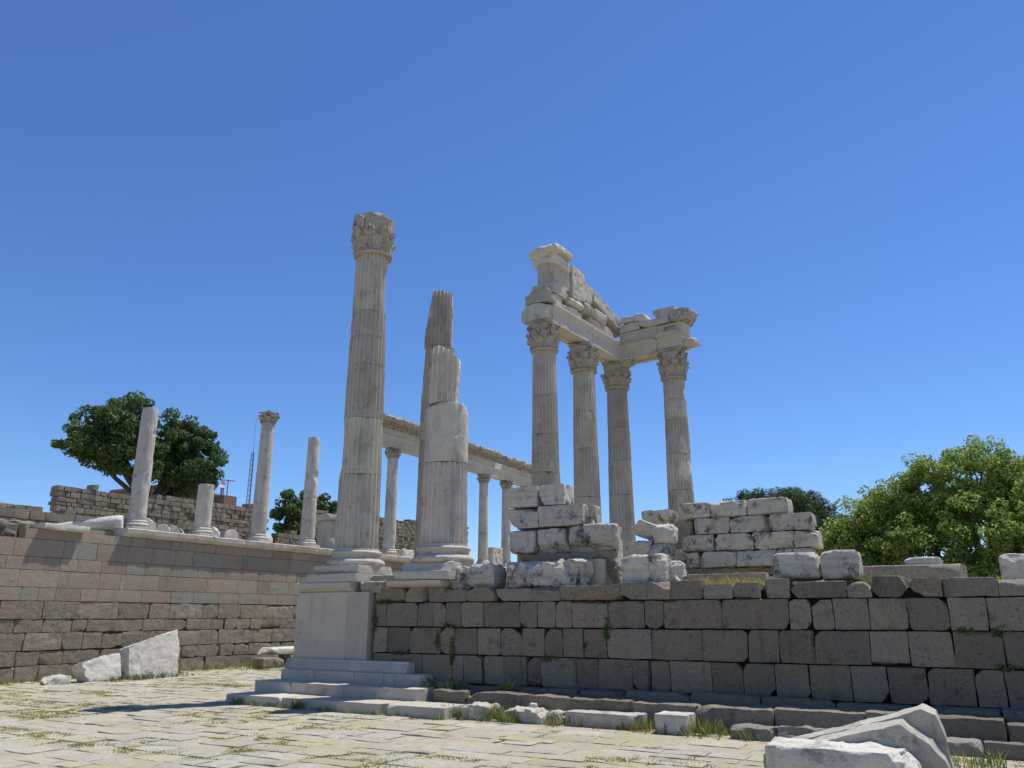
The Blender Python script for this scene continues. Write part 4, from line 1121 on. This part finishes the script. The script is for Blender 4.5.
# ------------------------------------------------------------------ house, posts, masts
hs = thing('house', 'low reddish plastered house behind the big dark tree', 'house', (-48, 38, 5))
m = MB(); m.add(*box(-53, -48, 35.4, 40.9, 5.0, 10.55, res=.6, r=.03, amp=.01, seed=1)); m.build('wall', M_plaster, hs)
m = MB(); m.add(*box(-53.2, -47.85, 35.2, 41.4, 10.55, 10.75, res=.6, r=.03, amp=.01, seed=2)); m.build('roof', M_plaster, hs)
for y0, y1 in ((37.0, 37.8), (39.4, 40.2)):
    m = MB(); m.add(*box(-48.02, -47.96, y0, y1, 9.3, 10.2, res=.4, r=.01, amp=0)); w = m.build('window', M_glass, hs)
    w['_o'] = hs['_o']
    m = MB(); m.add(*box(-47.98, -47.9, y0-.1, y1+.1, 9.2, 9.29, res=.4, r=.01, amp=0)); m.build('sill', M_plaster, w)
ch = thing('brick_parapet', 'low red brick parapet right of the house, just behind the stump', 'parapet', (-47, 40.3, 5))
m = MB(); m.add(*box(-48.2, -46.4, 39.7, 40.9, 5, 10.5, res=.5, r=.03, amp=.02)); m.build('wall', M_plaster, ch)
dp = thing('dish_post', 'small satellite dish on a timber frame beside the house', 'satellite dish', (-46.6, 39.9, 10.5))
m = MB()
for yy in (39.6, 40.1): m.add(*tube([(-46.6, yy, 10.5), (-46.6, yy, 11.6)], [.035, .035], 6))
m.add(*tube([(-46.6, 39.3, 11.58), (-46.6, 40.7, 11.66)], [.04, .04], 6)); m.build('frame', M_rust, dp)
m = MB(); P, F = revolve((0, 0, 0), [(.02, 0), (.14, .02), (.24, .07), (.25, .09), (.14, .05), (.02, .04)], 20, 0, caps=False); P = P@rotm(0, pi/2.4, -.4).T
m.add(P+np.array([-46.5, 39.5, 11.2]), F); m.build('dish', plain('dish_white', (.6, .6, .6), .5), dp)
ms = thing('radio_mast', 'tall thin lattice radio mast just left of the slim capital-topped column', 'mast', (-70, 63.4, 5))
m = MB(); h0, h1 = 5, 20.2; w = .3
for k in range(3):
    a = k*2*pi/3; m.add(*tube([(-70+w*cos(a), 63.4+w*sin(a), h0), (-70+w*.6*cos(a), 63.4+w*.6*sin(a), h1)], [.05, .04], 5))
n = 26
for i in range(n):
    for k in range(3):
        a, b_ = k*2*pi/3, (k+1)*2*pi/3; z0 = h0+(h1-h0)*i/n; z1 = h0+(h1-h0)*(i+1)/n; wi = w*(1-.4*i/n)
        m.add(*tube([(-70+wi*cos(a), 63.4+wi*sin(a), z0), (-70+wi*cos(b_), 63.4+wi*sin(b_), z1)], [.025, .025], 4))
m.build('lattice', M_metal, ms)
m = MB(); m.add(*tube([(-70, 63.4, 20), (-70, 63.4, 24.5)], [.03, .012], 6)); m.build('whip', M_metal, ms)
ms = thing('radio_mast', 'shorter lattice mast left of the tall thin radio mast', 'mast', (-72, 61.3, 5))
m = MB()
h0, h1 = 5, 16.6; w = .42; cx, cy = -72, 61.3
for k in range(3):
    a = k*2*pi/3; m.add(*tube([(cx+w*cos(a), cy+w*sin(a), h0), (cx+w*.4*cos(a), cy+w*.4*sin(a), h1)], [.05, .04], 5))
for i in range(22):
    for k in range(3):
        a, b_ = k*2*pi/3, (k+1)*2*pi/3; z0 = h0+(h1-h0)*i/22; z1 = h0+(h1-h0)*(i+1)/22; wi = w*(1-.6*i/22)
        m.add(*tube([(cx+wi*cos(a), cy+wi*sin(a), z0), (cx+wi*cos(b_), cy+wi*sin(b_), z1)], [.025, .025], 4))
m.build('lattice', M_metal, ms)

# ------------------------------------------------------------------ grass and weeds
def tufts(spots, seed, hgt=(.05, .12), blades=7, spread=.09, wid=.006):
    rg = np.random.default_rng(seed); m = MB()
    V = []; F = []; T = []
    for (x, y, z, sc, tn) in spots:
        for b_ in range(blades):
            a = rg.uniform(0, 2*pi); d = rg.uniform(0, spread)*sc; h = rg.uniform(*hgt)*sc
            px, py = x+cos(a)*d, y+sin(a)*d
            la = rg.uniform(0, 2*pi); l = h*rg.uniform(.2, .8)
            wx, wy = cos(la+pi/2)*wid*sc**.5, sin(la+pi/2)*wid*sc**.5
            n = len(V)
            V += [(px-wx, py-wy, z-.01), (px+wx, py+wy, z-.01), (px+cos(la)*l*.5+wx*.6, py+sin(la)*l*.5+wy*.6, z+h*.6), (px+cos(la)*l, py+sin(la)*l, z+h)]
            F += [(n, n+1, n+2), (n, n+2, n+3)]
            k = rg.uniform(.7, 1.3); t = (tn[0]*k, tn[1]*k, tn[2]*k); T += [t, t]
    m.add(np.array(V), F, np.array(T))
    return m
rn = np.random.default_rng(5)
GREEN = (.55, .85, .7); DRY = (1.25, 1.05, .8); YEL = (1.75, 1.6, .95)
pts = np.column_stack([rn.uniform(-26.5, 3, 60000), rn.uniform(8.5, 29, 60000), np.zeros(60000)])
pts = pts[(pts[:, 1] < 14.3) | (pts[:, 0] < -16.2)]
f = fbm(pts*np.array([.45, .9, 1]), 77, 4, .6)
keep = f > .10
pts = pts[keep]; f = f[keep]
sp = []
for p, q in zip(pts[:14000], f[:14000]):
    c = YEL if rn.random() < .6 else (GREEN if rn.random() < .5 else DRY)
    sp.append((p[0], p[1], -.015, .45+.9*rn.random()*min(1, (q-.1)*4+.3), c))
m = tufts(sp, 6, hgt=(.008, .03), blades=11, spread=.14, wid=.010)
tag(m.build('grass', M_grass, origin=(0, 0, 0), smooth=False), 'yellow-green grass growing in the joints of the pavement', 'grass', kind='stuff')
sp = []
for k in range(150):                                # weeds along the ruined step line, at the wall foot, at the steps
    x = rn.uniform(-10.5, -1.0); sp.append((x, 14.75+rn.normal()*.22, 0, rn.uniform(.8, 2.0), DRY if rn.random() < .5 else GREEN))
for k in range(60):
    sp.append((rn.uniform(-16, -9.6), 14.22+rn.normal()*.05, 0, rn.uniform(.5, 1.3), GREEN if rn.random() < .7 else YEL))
for x, y, n, s in ((-13.55, 14.2, 26, 3.2), (-15.4, 14.2, 14, 2.6), (-9.55, 14.6, 30, 4.4), (-8.55, 14.7, 40, 4.6), (-8.3, 14.4, 20, 3.6), (-7.3, 14.7, 20, 3.6), (-5.45, 14.8, 30, 3.4), (-4.35, 14.75, 34, 4.6), (-4.6, 14.6, 24, 3.4), (-2.2, 14.5, 18, 3), (-.1, 13.6, 22, 3.2), (-.3, 13.2, 14, 2.6),
                   (-10.2, 15.6, 30, 3.5), (-11, 15.9, 30, 3), (-8.9, 15.7, 34, 3)):
    for k in range(n//2): sp.append((x+rn.normal()*.14, y+rn.normal()*.08, .02 if y < 15 else .46, s*.62*rn.uniform(.5, 1.1), GREEN if rn.random() < .6 else YEL))
for k in range(260):
    y = rn.uniform(14.5, 29); sp.append((XW+.25+abs(rn.normal())*.25, y, -.02, rn.uniform(.8, 2.4), GREEN if rn.random() < .6 else YEL))
for k in range(80): sp.append((-25+rn.normal()*.6, 25.5+rn.normal()*1.2, 0, rn.uniform(1, 3), GREEN))
for k in range(60): sp.append((-24.2+rn.normal()*.15, 18.6+rn.normal()*1.0, 0, rn.uniform(1, 2.4), GREEN))
m = tufts(sp, 8, hgt=(.05, .12), blades=9, spread=.06)
tag(m.build('weeds', M_grass, origin=(0, 0, 0), smooth=False), 'green and dry weeds along the foot of the walls and steps', 'weeds', kind='stuff')
sp = []
for k in range(260):
    x = rn.choice([rn.uniform(-5.3, -3.0), rn.uniform(-1.8, 1.5), rn.uniform(-7.3, -6.4), rn.uniform(-13, -9.5), rn.uniform(1, 8)])
    sp.append((x, rn.uniform(16.75, 19), 2.62, rn.uniform(.5, 1.3), GREEN if rn.random() < .4 else YEL))
for k in range(60):
    sp.append((-1.5+rn.normal()*.3, 17.2+rn.normal()*.2, 2.62, rn.uniform(1.0, 2.2), (.9, 1.1, 1.1)))
for x in (-4.75, -4.3, -3.85): 
    for k in range(26): sp.append((x+rn.normal()*.12, 17+rn.normal()*.1, 2.62, rn.uniform(.9, 1.9), YEL))
m = tufts(sp, 9, hgt=(.05, .12), blades=8, spread=.07)
tag(m.build('grass', M_grass, origin=(0, 0, 0), smooth=False), 'tufts of grass along the top of the dark wall', 'grass', kind='stuff')
# creeping plants in the joints of the dark wall
def creeper(mbx, x, z, n, sx, sz, seed, tint=(1, 1.2, .8)):
    rg = np.random.default_rng(seed)
    P = np.column_stack([x+rg.normal(size=n)*sx, YW-.02-np.abs(rg.normal(size=n))*.025, z+rg.normal(size=n)*sz])
    nr = rg.normal(size=(n, 3))*.6+np.array([0, -1, .4]); nr /= np.linalg.norm(nr, axis=1, keepdims=True)
    u = np.cross(nr, rg.normal(size=(n, 3))); u /= np.linalg.norm(u, axis=1, keepdims=True); w = np.cross(nr, u)
    s = rg.uniform(.012, .03, n)[:, None]
    V = np.stack([P-u*s, P-w*s, P+u*s, P+w*s], 1).reshape(-1, 3)
    k = rg.uniform(.7, 1.3, (n, 1))
    mbx.add(V, np.arange(n*4).reshape(-1, 4), k*np.array(tint))
m = MB()
for i, (x, z, n, sx, sz) in enumerate(((-11.1, 1.45, 70, .03, .10), (-10.68, 1.4, 50, .03, .08), (-10.67, 1.05, 80, .03, .10), (-6.76, 1.7, 90, .035, .12), (-12.7, 2.34, 50, .10, .03), (-10.75, 1.77, 50, .14, .03), (-12.2, 1.14, 50, .1, .02),
                                       (-8.2, 1.1, 60, .12, .04), (-.15, 1.75, 60, .1, .03), (.35, 1.73, 60, .08, .05), (-7.3, 1.4, 30, .02, .05), (-13.0, 1.85, 80, .03, .16), (.4, 1.17, 40, .07, .03))):
    creeper(m, x, z, n, sx, sz, 500+i)
tag(m.build('wall_weeds', M_creep, origin=(0, 0, 0), smooth=False), 'small creeping weeds rooted in the joints of the dark wall', 'weeds', kind='stuff')
for o in bpy.data.objects:
    if o.parent or 'label' not in o: continue
    n = o.name.split('.')[0]; X = o.location.x; z = o.location.z
    g = None
    if n in ('fluted_column',) or (n == 'broken_column' and X > -20): g = 'fluted columns of the ruined temple'
    elif n in ('stoa_column', 'broken_column', 'column_stump'): g = 'plain columns standing on the left terrace wall'
    elif n == 'column_drum': g = 'column drums lying on the terrace edge'
    elif n == 'cornice_stone': g = 'cornice stones of the stoa'
    elif n == 'architrave_beam': g = 'architrave beams of the stoa' if X < -20 else 'architrave beams of the temple'
    elif z > 13: g = 'loose blocks on top of the temple entablature'
    elif n == 'rough_boulder': g = 'boulders along the top of the dark wall'
    elif n == 'rubble_wall': g = 'rubble walls on the upper terrace'
    elif n in ('step_stone',): g = 'stones of the ruined lowest step'
    elif n == 'radio_mast': g = 'radio masts on the skyline'
    elif n in ('marble_slab', 'marble_fragment', 'stone_block') and z < 1: g = 'stones lying on the pavement'
    if g: o['group'] = g
for r_ in ROOTS:
    if '_o' in r_: del r_['_o']
for o in bpy.data.objects:
    if '_o' in o: del o['_o']
    if o.parent is None and 'label' in o and 'kind' not in o: o['kind'] = 'thing'
